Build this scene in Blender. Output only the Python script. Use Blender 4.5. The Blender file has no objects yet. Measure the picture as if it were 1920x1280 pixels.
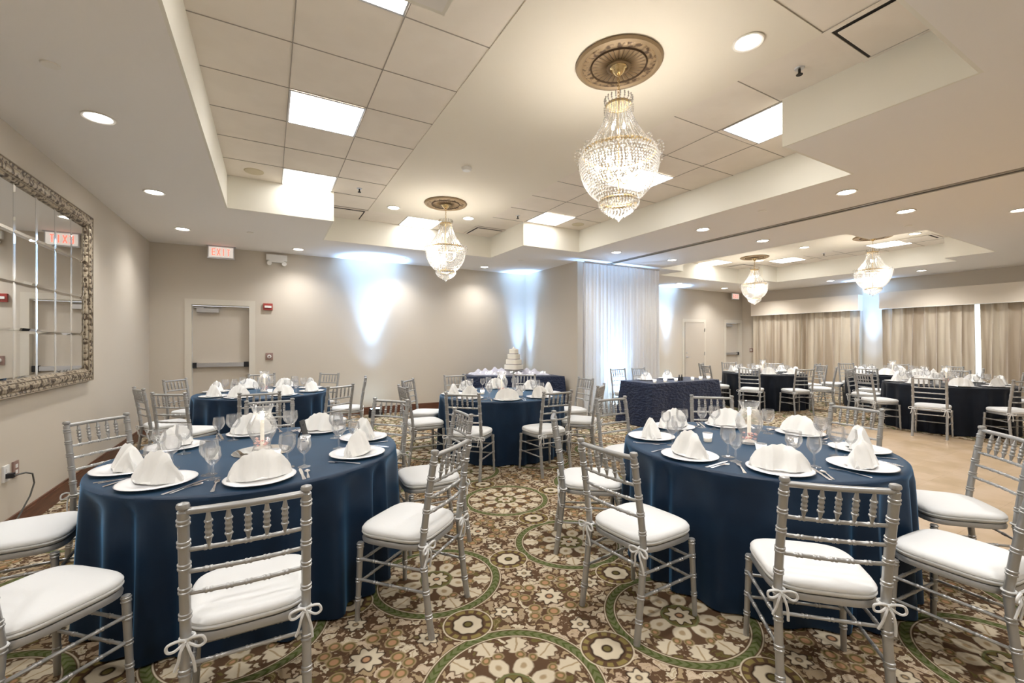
import bpy, bmesh, math, random
from mathutils import Vector, Matrix
random.seed(7)
C = bpy.context.scene.collection
PI = math.pi
def R(d): return math.radians(d)

# ------------------------------------------------------------------ camera, world, exposure
EYE = 1.485
cam = bpy.data.objects.new('camera', bpy.data.cameras.new('camera'))
C.objects.link(cam)
cam.location = (0, 0, EYE)
cam.rotation_euler = (R(90), 0, R(-29.3))
cam.data.sensor_width = 36.0
cam.data.lens = 36.0*811/1920
cam.data.clip_start = 0.02
bpy.context.scene.camera = cam
world = bpy.data.worlds.new('world')
bpy.context.scene.world = world
world.use_nodes = True
world.node_tree.nodes['Background'].inputs[0].default_value = (0.9, 0.95, 1, 1)
world.node_tree.nodes['Background'].inputs[1].default_value = 1.0
vs = bpy.context.scene.view_settings
vs.view_transform = 'Standard'
vs.look = 'None'
vs.gamma = 1.0
vs.use_curve_mapping = False
vs.exposure = 1.76
# light levels
E_DOWN, E_TROFFER, E_CHAND, E_UP = 29, 3.2, 9, 700
S_LENS = 10.0
WARM = (1, .985, .97)

# ------------------------------------------------------------------ dimensions
XL, XR, YF, YB = -1.72, 14.2, 9.11, -1.3
ZC, ZU = 3.125, 3.53
TH = 0.765            # table top height

# ------------------------------------------------------------------ materials
def new_mat(name):
    m = bpy.data.materials.new(name); m.use_nodes = True
    return m, m.node_tree, m.node_tree.nodes['Principled BSDF']
def mat(name, col, rough=.5, metal=0, spec=.5, sheen=0, emit=None, es=0, bump=None, trans=0):
    m, nt, b = new_mat(name)
    b.inputs['Base Color'].default_value = (*col, 1)
    b.inputs['Roughness'].default_value = rough
    b.inputs['Metallic'].default_value = metal
    b.inputs['Specular IOR Level'].default_value = spec
    b.inputs['Sheen Weight'].default_value = sheen
    b.inputs['Transmission Weight'].default_value = trans
    if emit:
        b.inputs['Emission Color'].default_value = (*emit, 1)
        b.inputs['Emission Strength'].default_value = es
    if bump:
        sc, st, det = bump
        n = nt.nodes.new('ShaderNodeTexNoise'); n.inputs['Scale'].default_value = sc; n.inputs['Detail'].default_value = det
        tc = nt.nodes.new('ShaderNodeTexCoord'); nt.links.new(tc.outputs['Object'], n.inputs['Vector'])
        bp = nt.nodes.new('ShaderNodeBump'); bp.inputs['Strength'].default_value = st; bp.inputs['Distance'].default_value = .01
        nt.links.new(n.outputs['Fac'], bp.inputs['Height']); nt.links.new(bp.outputs['Normal'], b.inputs['Normal'])
    return m
class NG:
    def __init__(s, nt): s.nt = nt
    def link(s, a, inp):
        if isinstance(a, (int, float)): inp.default_value = a
        elif isinstance(a, tuple): inp.default_value = a
        else: s.nt.links.new(a, inp)
    def m(s, op, a, b=None, c=None, clamp=False):
        n = s.nt.nodes.new('ShaderNodeMath'); n.operation = op; n.use_clamp = clamp
        s.link(a, n.inputs[0])
        if b is not None: s.link(b, n.inputs[1])
        if c is not None: s.link(c, n.inputs[2])
        return n.outputs[0]
    def mix(s, f, a, b):
        n = s.nt.nodes.new('ShaderNodeMix'); n.data_type = 'RGBA'
        s.link(f, n.inputs[0]); s.link(a, n.inputs[6]); s.link(b, n.inputs[7])
        return n.outputs[2]
    def ln(s, x, y): return s.m('SQRT', s.m('ADD', s.m('MULTIPLY', x, x), s.m('MULTIPLY', y, y)))
    def lt(s, a, b, w=.004):       # soft a<b
        return s.m('DIVIDE', s.m('SUBTRACT', s.m('ADD', b, w), a), 2*w, clamp=True)
    def ring(s, r, a, b, w=.003): return s.m('MULTIPLY', s.lt(a, r, w), s.lt(r, b, w))

def carpet_material():
    m, nt, bs = new_mat('carpet_pattern'); g = NG(nt)
    tc = nt.nodes.new('ShaderNodeTexCoord')
    sp = nt.nodes.new('ShaderNodeSeparateXYZ'); nt.links.new(tc.outputs['Object'], sp.inputs[0])
    nz = nt.nodes.new('ShaderNodeTexNoise'); nz.inputs['Scale'].default_value = 16; nz.inputs['Detail'].default_value = 2
    nt.links.new(tc.outputs['Object'], nz.inputs['Vector'])
    nsp = nt.nodes.new('ShaderNodeSeparateColor'); nt.links.new(nz.outputs['Color'], nsp.inputs[0])
    ox = g.m('MULTIPLY', g.m('SUBTRACT', nsp.outputs[0], .5), .022)
    oy = g.m('MULTIPLY', g.m('SUBTRACT', nsp.outputs[1], .5), .022)
    X = sp.outputs[0]; Y = sp.outputs[1]
    x = g.m('DIVIDE', g.m('SUBTRACT', X, .91), 1.03); y = g.m('DIVIDE', g.m('SUBTRACT', Y, 1.6), .99)
    fx0 = g.m('SUBTRACT', x, g.m('ROUND', x)); fy0 = g.m('SUBTRACT', y, g.m('ROUND', y))
    fx = g.m('ADD', fx0, ox); fy = g.m('ADD', fy0, oy)
    r0 = g.ln(fx0, fy0); r = g.ln(fx, fy); th = g.m('ARCTAN2', fy, fx)
    BR = (.095, .055, .030, 1); CR = (.53, .455, .335, 1); TAN = (.33, .245, .145, 1); OL = (.13, .105, .035, 1)
    GR = (.135, .145, .065, 1); DK = (.035, .02, .012, 1); OR = (.38, .215, .12, 1); PK = (.46, .35, .255, 1)
    # leafy ground: warped cells
    wv = nt.nodes.new('ShaderNodeCombineXYZ')
    n2 = nt.nodes.new('ShaderNodeTexNoise'); n2.inputs['Scale'].default_value = 9; n2.inputs['Detail'].default_value = 3
    nt.links.new(tc.outputs['Object'], n2.inputs['Vector'])
    n2s = nt.nodes.new('ShaderNodeSeparateColor'); nt.links.new(n2.outputs['Color'], n2s.inputs[0])
    gx = g.m('ABSOLUTE', fx0); gy = g.m('ABSOLUTE', fy0)
    g.link(g.m('ADD', gx, g.m('MULTIPLY', g.m('SUBTRACT', n2s.outputs[0], .5), .17)), wv.inputs[0])
    g.link(g.m('ADD', gy, g.m('MULTIPLY', g.m('SUBTRACT', n2s.outputs[1], .5), .17)), wv.inputs[1])
    vo = nt.nodes.new('ShaderNodeTexVoronoi'); vo.inputs['Scale'].default_value = 18; nt.links.new(wv.outputs[0], vo.inputs['Vector'])
    ve = nt.nodes.new('ShaderNodeTexVoronoi'); ve.inputs['Scale'].default_value = 18; ve.feature = 'DISTANCE_TO_EDGE'; nt.links.new(wv.outputs[0], ve.inputs['Vector'])
    vsp = nt.nodes.new('ShaderNodeSeparateColor'); nt.links.new(vo.outputs['Color'], vsp.inputs[0])
    leafc = g.mix(g.m('GREATER_THAN', vsp.outputs[0], .62), CR, TAN)
    leafc = g.mix(g.m('GREATER_THAN', vsp.outputs[1], .8), leafc, OL)
    leafc = g.mix(g.m('MULTIPLY', g.m('GREATER_THAN', vsp.outputs[2], .7), .6), leafc, PK)
    n3 = nt.nodes.new('ShaderNodeTexNoise'); n3.inputs['Scale'].default_value = 40; n3.inputs['Detail'].default_value = 2
    nt.links.new(tc.outputs['Object'], n3.inputs['Vector'])
    lobes = g.m('MULTIPLY', g.m('SUBTRACT', n3.outputs['Fac'], .46), .6)
    col = g.mix(g.lt(.085, g.m('ADD', ve.outputs['Distance'], g.m('MULTIPLY', lobes, -1)), .035), BR, leafc)
    edge2 = g.m('ADD', ve.outputs['Distance'], g.m('MULTIPLY', lobes, -.6))
    vein = g.ring(edge2, .21, .26, .02)
    col = g.mix(g.m('MULTIPLY', vein, .75), col, TAN)
    col = g.mix(g.m('MULTIPLY', g.lt(vo.outputs['Distance'], .10, .03), .8), col, BR)
    def flower(col, dx, dy, Rr, n, petal, eye, outline=DK, depth=.2):
        d = g.ln(dx, dy); t = g.m('ARCTAN2', dy, dx)
        lim = g.m('MULTIPLY', g.m('ADD', 1.0, g.m('MULTIPLY', g.m('COSINE', g.m('MULTIPLY', t, float(n))), depth)), Rr)
        col = g.mix(g.lt(d, g.m('ADD', lim, .009)), col, outline)
        col = g.mix(g.lt(d, lim), col, petal)
        col = g.mix(g.lt(d, Rr*.38), col, outline)
        col = g.mix(g.lt(d, Rr*.24), col, eye)
        return col
    hx = g.m('SUBTRACT', .5, gx); hy = g.m('SUBTRACT', .5, gy)
    # corner star flower + berries + small flowers
    col = flower(col, hx, hy, .066, 8, CR, OR, depth=.2)
    for (a, b, rr) in ((.13, .055, .03), (.055, .13, .03), (.165, .115, .026), (.115, .165, .026)):
        dx = g.m('SUBTRACT', hx, a); dy = g.m('SUBTRACT', hy, b); d = g.ln(dx, dy)
        col = g.mix(g.lt(d, rr+.006), col, TAN); col = g.mix(g.lt(d, rr), col, OL); col = g.mix(g.lt(d, rr*.66), col, OR)
    for (a, b) in ((.0, .29), (.29, .0)):
        col = flower(col, g.m('SUBTRACT', hx, a), g.m('SUBTRACT', hy, b), .043, 6, CR, TAN)
    # medallion interior
    inside = g.lt(r0, .345, .002)
    ci = g.mix(g.lt(.11, g.m('SUBTRACT', ve.outputs['Distance'], lobes), .035), BR, leafc)
    def fold(n):
        k = 2*PI/n
        u = g.m('DIVIDE', th, k); a = g.m('MULTIPLY', g.m('SUBTRACT', u, g.m('ROUND', u)), k)
        return g.m('MULTIPLY', r, g.m('COSINE', a)), g.m('MULTIPLY', r, g.m('SINE', a))
    px, py = fold(12)
    d = g.ln(g.m('MULTIPLY', g.m('SUBTRACT', px, .285), .8), py)
    lim = g.m('ADD', .046, g.m('MULTIPLY', g.m('SINE', g.m('MULTIPLY', px, 170.0)), .007))
    ci = g.mix(g.lt(d, g.m('ADD', lim, .008)), ci, BR)
    ci = g.mix(g.lt(d, lim), ci, CR)
    ci = g.mix(g.m('MULTIPLY', g.lt(g.m('ABSOLUTE', py), .004, .002), g.lt(d, .04)), ci, TAN)
    ci = g.mix(g.ring(r, .105, .225), ci, BR)
    ppx, ppy = fold(8)
    d = g.ln(g.m('MULTIPLY', g.m('SUBTRACT', ppx, .145), .75), ppy)
    ci = g.mix(g.lt(d, .043), ci, CR)
    ci = g.mix(g.lt(d, .014), ci, TAN)
    for s in (-1, 1):
        d = g.ln(g.m('SUBTRACT', ppx, .212), g.m('SUBTRACT', g.m('ABSOLUTE', ppy), .03))
    ci = g.mix(g.lt(d, .025), ci, TAN); ci = g.mix(g.lt(d, .02), ci, OL); ci = g.mix(g.lt(d, .012), ci, OR)
    ci = g.mix(g.lt(r, .098), ci, OL)
    ci = g.mix(g.ring(r, .086, .094), ci, GR)
    ci = flower(ci, fx, fy, .062, 8, CR, OR)
    col = g.mix(inside, col, ci)
    # green laurel ring
    chev = g.m('SINE', g.m('ADD', g.m('MULTIPLY', g.m('ARCTAN2', fy0, fx0), 54.0), g.m('MULTIPLY', g.m('ABSOLUTE', g.m('SUBTRACT', r0, .366)), 190.0)))
    green = g.mix(g.lt(.35, chev, .3), GR, (.075, .095, .025, 1))
    col = g.mix(g.ring(r0, .332, .399, .002), col, BR)
    col = g.mix(g.ring(r0, .338, .344, .002), col, CR)
    col = g.mix(g.ring(r0, .347, .385, .002), col, green)
    col = g.mix(g.ring(r0, .390, .396, .002), col, CR)
    # small medallions at the edge midpoints
    for (dx, dy) in ((hx, gy), (gx, hy)):
        d0 = g.ln(dx, dy)
        col = g.mix(g.lt(d0, .128, .002), col, CR)
        col = g.mix(g.lt(d0, .121, .002), col, BR)
        t = g.m('SINE', g.m('MULTIPLY', g.m('ARCTAN2', dy, dx), 14.0))
        col = g.mix(g.m('MULTIPLY', g.ring(d0, .092, .116), g.lt(-.3, t, .3)), col, (.22, .17, .06, 1))
        col = flower(col, dx, dy, .072, 8, CR, OL, depth=.05)
    pile = nt.nodes.new('ShaderNodeTexNoise'); pile.inputs['Scale'].default_value = 320; nt.links.new(tc.outputs['Object'], pile.inputs['Vector'])
    bp = nt.nodes.new('ShaderNodeBump'); bp.inputs['Strength'].default_value = .25; bp.inputs['Distance'].default_value = .004
    nt.links.new(pile.outputs['Fac'], bp.inputs['Height']); nt.links.new(bp.outputs['Normal'], bs.inputs['Normal'])
    nt.links.new(col, bs.inputs['Base Color'])
    bs.inputs['Roughness'].default_value = .95; bs.inputs['Specular IOR Level'].default_value = .1
    return m

def tile_floor_material():
    m, nt, bs = new_mat('dance_floor_tiles'); g = NG(nt)
    tc = nt.nodes.new('ShaderNodeTexCoord')
    br = nt.nodes.new('ShaderNodeTexBrick'); br.inputs['Scale'].default_value = 1.0; br.offset = 0
    br.inputs['Brick Width'].default_value = .305; br.inputs['Row Height'].default_value = .305
    br.inputs['Mortar Size'].default_value = .0025
    br.inputs['Color1'].default_value = (.50, .37, .235, 1); br.inputs['Color2'].default_value = (.43, .315, .185, 1)
    br.inputs['Mortar'].default_value = (.36, .24, .13, 1)
    nt.links.new(tc.outputs['Object'], br.inputs['Vector'])
    n = nt.nodes.new('ShaderNodeTexNoise'); n.inputs['Scale'].default_value = 3.2; n.inputs['Detail'].default_value = 5
    nt.links.new(tc.outputs['Object'], n.inputs['Vector'])
    c = g.mix(g.m('MULTIPLY', g.lt(.52, n.outputs['Fac'], .1), .55), br.outputs['Color'], (.60, .465, .345, 1))
    nt.links.new(c, bs.inputs['Base Color'])
    bs.inputs['Roughness'].default_value = .28
    return m

def noise_mat(name, c1, c2, scale, rough=.5, metal=0, bump=.0, stretch=(1, 1, 1), detail=3, lo=.42, hi=.58, sheen=0, spec=.5, dist=.01, sheen_tint=None):
    m, nt, bs = new_mat(name)
    tc = nt.nodes.new('ShaderNodeTexCoord'); mp = nt.nodes.new('ShaderNodeMapping'); mp.inputs['Scale'].default_value = stretch
    nt.links.new(tc.outputs['Object'], mp.inputs[0])
    n = nt.nodes.new('ShaderNodeTexNoise'); n.inputs['Scale'].default_value = scale; n.inputs['Detail'].default_value = detail
    nt.links.new(mp.outputs[0], n.inputs['Vector'])
    cr = nt.nodes.new('ShaderNodeValToRGB'); cr.color_ramp.elements[0].position = lo; cr.color_ramp.elements[1].position = hi
    cr.color_ramp.elements[0].color = (*c1, 1); cr.color_ramp.elements[1].color = (*c2, 1)
    nt.links.new(n.outputs['Fac'], cr.inputs[0]); nt.links.new(cr.outputs[0], bs.inputs['Base Color'])
    bs.inputs['Roughness'].default_value = rough; bs.inputs['Metallic'].default_value = metal
    bs.inputs['Sheen Weight'].default_value = sheen; bs.inputs['Specular IOR Level'].default_value = spec
    if sheen_tint: bs.inputs['Sheen Tint'].default_value = (*sheen_tint, 1); bs.inputs['Sheen Roughness'].default_value = .35
    if bump:
        bp = nt.nodes.new('ShaderNodeBump'); bp.inputs['Strength'].default_value = bump; bp.inputs['Distance'].default_value = dist
        nt.links.new(n.outputs['Fac'], bp.inputs['Height']); nt.links.new(bp.outputs['Normal'], bs.inputs['Normal'])
    return m

def clear_glass(name, tint=(1, 1, 1), edge=.38, base=.02, haze=0.06):
    """thin clear glass: see-through, reflecting more towards its rims"""
    m = bpy.data.materials.new(name); m.use_nodes = True; nt = m.node_tree; nt.nodes.clear(); g = NG(nt)
    out = nt.nodes.new('ShaderNodeOutputMaterial')
    tr = nt.nodes.new('ShaderNodeBsdfTransparent'); tr.inputs[0].default_value = (*tint, 1)
    gl = nt.nodes.new('ShaderNodeBsdfGlossy'); gl.inputs['Roughness'].default_value = .03
    df = nt.nodes.new('ShaderNodeBsdfTranslucent'); df.inputs[0].default_value = (.97, .98, 1, 1)
    fr = nt.nodes.new('ShaderNodeFresnel'); fr.inputs[0].default_value = 1.5
    f = g.m('ADD', g.m('MULTIPLY', g.m('POWER', fr.outputs[0], .75), edge), base, clamp=True)
    mx = nt.nodes.new('ShaderNodeMixShader'); nt.links.new(f, mx.inputs[0]); nt.links.new(tr.outputs[0], mx.inputs[1]); nt.links.new(gl.outputs[0], mx.inputs[2])
    m2 = nt.nodes.new('ShaderNodeMixShader'); m2.inputs[0].default_value = haze  # haze: translucent white mixed in so clear glass looks brighter
    nt.links.new(mx.outputs[0], m2.inputs[1]); nt.links.new(df.outputs[0], m2.inputs[2])
    nt.links.new(m2.outputs[0], out.inputs[0])
    return m

def sheer(name, col, transp, transl):
    m = bpy.data.materials.new(name); m.use_nodes = True; nt = m.node_tree; nt.nodes.clear()
    out = nt.nodes.new('ShaderNodeOutputMaterial')
    tr = nt.nodes.new('ShaderNodeBsdfTransparent')
    df = nt.nodes.new('ShaderNodeBsdfDiffuse'); df.inputs[0].default_value = (*col, 1)
    tl = nt.nodes.new('ShaderNodeBsdfTranslucent'); tl.inputs[0].default_value = (*col, 1)
    a = nt.nodes.new('ShaderNodeMixShader'); a.inputs[0].default_value = transl
    nt.links.new(df.outputs[0], a.inputs[1]); nt.links.new(tl.outputs[0], a.inputs[2])
    b = nt.nodes.new('ShaderNodeMixShader'); b.inputs[0].default_value = transp
    nt.links.new(a.outputs[0], b.inputs[1]); nt.links.new(tr.outputs[0], b.inputs[2])
    nt.links.new(b.outputs[0], out.inputs[0])
    return m
def crystal_mat():
    m = bpy.data.materials.new('crystal'); m.use_nodes = True; nt = m.node_tree; nt.nodes.clear()
    out = nt.nodes.new('ShaderNodeOutputMaterial')
    gl = nt.nodes.new('ShaderNodeBsdfGlossy'); gl.inputs['Roughness'].default_value = .08; gl.inputs[0].default_value = (.80, .80, .80, 1)
    tl = nt.nodes.new('ShaderNodeBsdfTranslucent'); tl.inputs[0].default_value = (.62, .60, .57, 1)
    tr = nt.nodes.new('ShaderNodeBsdfTransparent')
    a = nt.nodes.new('ShaderNodeMixShader'); a.inputs[0].default_value = .28
    nt.links.new(gl.outputs[0], a.inputs[1]); nt.links.new(tl.outputs[0], a.inputs[2])
    b = nt.nodes.new('ShaderNodeMixShader'); b.inputs[0].default_value = .4
    nt.links.new(a.outputs[0], b.inputs[1]); nt.links.new(tr.outputs[0], b.inputs[2])
    nt.links.new(b.outputs[0], out.inputs[0])
    return m

M = {}
M['wall'] = mat('wall_paint', (.59, .53, .445), .85, spec=.2, bump=(260, .05, 2))
M['ceil'] = mat('ceiling_paint', (.84, .805, .76), .9, spec=.15, bump=(180, .04, 2))
M['soffit'] = mat('soffit_paint', (.80, .77, .68), .85, spec=.2)
M['band'] = mat('ceiling_plaster', (.80, .74, .63), .85, spec=.2, bump=(8, .03, 3))
M['tile'] = noise_mat('ceiling_tile', (.79, .72, .63), (.82, .75, .66), 3, .95, spec=.1)
M['grid'] = mat('ceiling_grid_dark', (.36, .32, .27), .8)
M['carpet'] = carpet_material()
M['dance'] = tile_floor_material()
M['base'] = noise_mat('dark_wood', (.085, .03, .018), (.15, .06, .03), 6, .4, stretch=(1, 1, 8), lo=.3, hi=.7)
M['door'] = mat('door_paint', (.56, .50, .42), .6)
M['doorframe'] = mat('door_frame_paint', (.66, .61, .52), .5)
M['white'] = mat('white_plastic', (.8, .79, .76), .4)
M['steel'] = mat('brushed_steel', (.62, .62, .64), .32, .9)
M['black'] = mat('black_plastic', (.015, .015, .018), .4)
M['dark'] = mat('dark_recess', (.03, .025, .02), .8)
M['silver'] = mat('silver_paint', (.43, .43, .425), .36, .6, bump=(300, .03, 2))
M['cushion'] = mat('white_cushion', (.72, .725, .72), .75, sheen=.05, spec=.2, bump=(90, .04, 3))
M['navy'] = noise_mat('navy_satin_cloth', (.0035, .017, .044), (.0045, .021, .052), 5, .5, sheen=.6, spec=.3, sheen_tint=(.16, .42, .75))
M['navy_dark'] = noise_mat('darker_navy_cloth', (.004, .007, .015), (.005, .009, .018), 5, .6, sheen=.05, spec=.25)  # darker version of the navy, for the far-room tablecloths
M['navy_crush'] = noise_mat('crushed_navy_cloth', (.0035, .010, .038), (.006, .017, .056), 14, .45, bump=.9, stretch=(1, 1, 2.2), sheen=.1, spec=.35, dist=.03, lo=.3, hi=.7)
M['china'] = mat('white_china', (.86, .86, .87), .18, spec=.6)
M['napkin'] = mat('ivory_napkin', (.85, .845, .82), .85, spec=.15, bump=(300, .05, 2))
M['cutlery'] = mat('cutlery_steel', (.8, .8, .82), .18, 1)
M['glass'] = clear_glass('clear_glass')
M['frost'] = clear_glass('frosted_votive_glass', haze=.45)
M['wax'] = mat('candle_wax', (.9, .88, .80), .6, emit=(1, .85, .6), es=.1)
M['flame'] = mat('candle_flame', (1, .9, .7), .5, emit=(1, .93, .8), es=9)
M['petal'] = mat('pink_petals', (.80, .45, .42), .7)
M['mirror'] = mat('mirror_glass', (.86, .87, .87), .015, 1)
M['frame'] = noise_mat('ornate_frame_gilt', (.10, .07, .045), (.44, .37, .27), 26, .4, .45, bump=1.0, detail=1.5, lo=.44, hi=.52, dist=.012)
M['frame2'] = mat('frame_edge', (.34, .29, .22), .4, .5)
M['bronze'] = noise_mat('medallion_bronze', (.10, .06, .03), (.34, .24, .135), 30, .5, .25, bump=.8, detail=2, lo=.4, hi=.56)
M['bronze2'] = mat('medallion_rim', (.31, .22, .125), .5, .25)
M['bronzed'] = mat('medallion_groove', (.075, .045, .022), .7)
M['gold'] = mat('gold_metal', (.75, .58, .32), .25, 1)
M['crystal'] = crystal_mat()
M['bulb'] = mat('lit_bulb', (1, .9, .8), .5, emit=(1, .95, .88), es=9)
M['lens'] = mat('downlight_lens', (1, 1, 1), .5, emit=(1, .97, .93), es=S_LENS)
M['diff'] = mat('troffer_diffuser', (1, 1, 1), .5, emit=(1, .985, .96), es=E_TROFFER)
M['trim'] = mat('downlight_trim', (.80, .76, .68), .4)
M['red'] = mat('red_plastic', (.36, .05, .04), .4)
M['exitface'] = mat('exit_face', (.82, .80, .76), .4, emit=(1, .93, .85), es=.12)
M['exitred'] = mat('exit_red', (.8, .07, .05), .5, emit=(1, .12, .08), es=.7)
M['curtain'] = noise_mat('champagne_satin', (.42, .34, .25), (.62, .545, .43), 6, .42, .05, sheen=.4, stretch=(1, 1.0, .05), bump=.1)  # vertical light and dark streaks painted in as fold sheen and shade
M['valance'] = mat('valance_fabric', (.72, .64, .53), .7, sheen=.2)
M['sheer'] = sheer('sheer_white_voile', (.93, .93, .93), .22, .6)
M['tulle'] = sheer('iridescent_tulle', (.86, .84, .92), .2, .35)
M['cake'] = mat('cake_icing', (.85, .80, .70), .6)
M['ribbon'] = mat('dark_ribbon', (.10, .08, .09), .4)
M['uplens'] = mat('uplight_lens', (.6, .8, 1), .3, emit=(.55, .80, 1), es=9)
M['window'] = mat('daylit_window', (.8, .9, 1), .2, emit=(.78, .90, 1), es=.42)
M['plug'] = mat('brown_cover_plate', (.30, .19, .16), .4)
M['card'] = mat('white_card', (.86, .85, .82), .6)
M['cable'] = mat('grey_cable', (.09, .09, .08), .5)
M['speaker'] = mat('cream_grille', (.62, .54, .38), .6)

# ------------------------------------------------------------------ mesh helpers
class MB:
    def __init__(s): s.v = []; s.f = []
    def add(s, vs, fs):
        o = len(s.v); s.v += [tuple(v) for v in vs]; s.f += [tuple(i+o for i in f) for f in fs]; return s
    def box(s, x0, x1, y0, y1, z0, z1, mtx=None):
        vs = [Vector((x, y, z)) for x in (x0, x1) for y in (y0, y1) for z in (z0, z1)]
        if mtx: vs = [mtx @ v for v in vs]
        return s.add(vs, [(0, 1, 3, 2), (4, 6, 7, 5), (0, 4, 5, 1), (2, 3, 7, 6), (0, 2, 6, 4), (1, 5, 7, 3)])
    def lathe(s, prof, seg=16, c=(0, 0, 0), mtx=None, close=True):
        vs = []; fs = []; n = len(prof)
        for (r, z) in prof:
            for k in range(seg):
                a = 2*PI*k/seg; vs.append(Vector((r*math.cos(a)+c[0], r*math.sin(a)+c[1], z+c[2])))
        for i in range(n-1):
            for k in range(seg):
                k2 = (k+1) % seg
                fs.append((i*seg+k, i*seg+k2, (i+1)*seg+k2, (i+1)*seg+k))
        if close:
            if prof[0][0] > 1e-5: fs.append(tuple(range(seg))[::-1])
            if prof[-1][0] > 1e-5: fs.append(tuple((n-1)*seg+k for k in range(seg)))
        if mtx: vs = [mtx @ v for v in vs]
        return s.add(vs, fs)
    def tube(s, pts, rad, seg=8, closed=False):
        pts = [Vector(p) for p in pts]; n = len(pts)
        if not isinstance(rad, (list, tuple)): rad = [rad]*n
        vs = []; fs = []; up = None
        for i, p in enumerate(pts):
            if closed: t = (pts[(i+1) % n]-pts[i-1])
            else: t = pts[min(i+1, n-1)]-pts[max(i-1, 0)]
            t.normalize()
            if up is None:
                up = Vector((0, 0, 1)) if abs(t.z) < .9 else Vector((1, 0, 0))
            a = t.cross(up); a.normalize(); b = a.cross(t); b.normalize(); up = b
            for k in range(seg):
                an = 2*PI*k/seg; vs.append(p+(a*math.cos(an)+b*math.sin(an))*rad[i])
        m = n if closed else n-1
        for i in range(m):
            j = (i+1) % n
            for k in range(seg):
                k2 = (k+1) % seg; fs.append((i*seg+k, i*seg+k2, j*seg+k2, j*seg+k))
        if not closed: fs += [tuple(range(seg))[::-1], tuple((n-1)*seg+k for k in range(seg))]
        return s.add(vs, fs)
    def octa(s, c, r, h=None):
        h = h or r; x, y, z = c
        return s.add([(x+r, y, z), (x, y+r, z), (x-r, y, z), (x, y-r, z), (x, y, z+h), (x, y, z-h)],
                     [(0, 1, 4), (1, 2, 4), (2, 3, 4), (3, 0, 4), (1, 0, 5), (2, 1, 5), (3, 2, 5), (0, 3, 5)])
    def grid(s, rows, wrap=False):
        vs = [p for r in rows for p in r]; m = len(rows[0]); fs = []
        for i in range(len(rows)-1):
            for k in range(m if wrap else m-1):
                k2 = (k+1) % m; fs.append((i*m+k, i*m+k2, (i+1)*m+k2, (i+1)*m+k))
        return s.add(vs, fs)
    def mesh(s, name, smooth=False):
        me = bpy.data.meshes.new(name); me.from_pydata(s.v, [], s.f)
        bm = bmesh.new(); bm.from_mesh(me); bmesh.ops.recalc_face_normals(bm, faces=bm.faces); bm.to_mesh(me); bm.free()
        if smooth:
            for p in me.polygons: p.use_smooth = True
            try: me.set_sharp_from_angle(angle=R(40))
            except Exception: pass
        me.update(); return me
def obj(name, mb, m, parent=None, loc=(0, 0, 0), rot=(0, 0, 0), smooth=False, label=None):
    me = mb if isinstance(mb, bpy.types.Mesh) else mb.mesh(name, smooth)
    if m and not me.materials: me.materials.append(m)
    o = bpy.data.objects.new(name, me); C.objects.link(o)
    o.location = loc; o.rotation_euler = rot
    if parent: o.parent = parent
    if label: o['label'] = label
    return o
def tag(o, label, cat, group=None, kind=None):
    o['label'] = label; o['category'] = cat
    if group: o['group'] = group
    if kind: o['kind'] = kind
    return o
def thing(name, label, cat, loc=(0, 0, 0), rotz=0, group=None):
    o = bpy.data.objects.new(name, None); C.objects.link(o); o.location = loc; o.rotation_euler = (0, 0, rotz)
    o.empty_display_size = .1
    return tag(o, label, cat, group)
def struct(name, mb, m, parent=None, **k):
    o = obj(name, mb, m, parent, **k)
    if not parent: o['kind'] = 'structure'
    return o
KIDS = {}
def kids(o):
    return [c for c in o.children]
def copy_tree(o, parent=None):
    c = o.copy(); C.objects.link(c)
    if parent: c.parent = parent
    for ch in kids(o): copy_tree(ch, c)
    return c
def dup(proto, loc, rotz, label, group=None):
    c = copy_tree(proto); c.location = loc; c.rotation_euler = (0, 0, rotz); c['label'] = label
    if group: c['group'] = group
    return c
class Proto:
    """first use hands out the original, later uses copies"""
    def __init__(s, root): s.root = root; s.used = False
    def place(s, loc, rotz, label, group=None):
        if not s.used:
            s.used = True; o = s.root; o.location = loc; o.rotation_euler = (0, 0, rotz); o['label'] = label
            if group: o['group'] = group
            return o
        return dup(s.root, loc, rotz, label, group)
def lamp(name, kind, parent, loc, energy, color, **k):
    l = bpy.data.lights.new(name, kind); l.energy = energy; l.color = color
    for a, b in k.items(): setattr(l, a, b)
    o = bpy.data.objects.new(name, l); C.objects.link(o); o.location = loc; o.parent = parent
    return o

# ------------------------------------------------------------------ room shell
mb = MB(); mb.box(XL-.15, XR+.15, YB-.15, YF+.15, -.12, 0)
struct('floor', mb, M['carpet'])
mb = MB(); mb.box(4.25, 9.1, YB, 3.7, 0.0, .012)
struct('trim_1', mb, M['dance'])
mb = MB()
for (a, b, c, d) in ((4.22, 4.25, YB, 3.73), (9.1, 9.13, YB, 3.73), (4.25, 9.1, 3.7, 3.73)): mb.box(a, b, c, d, 0, .014)
struct('trim_2', mb, mat('dance_floor_edge', (.30, .22, .13), .4, .5))

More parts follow.
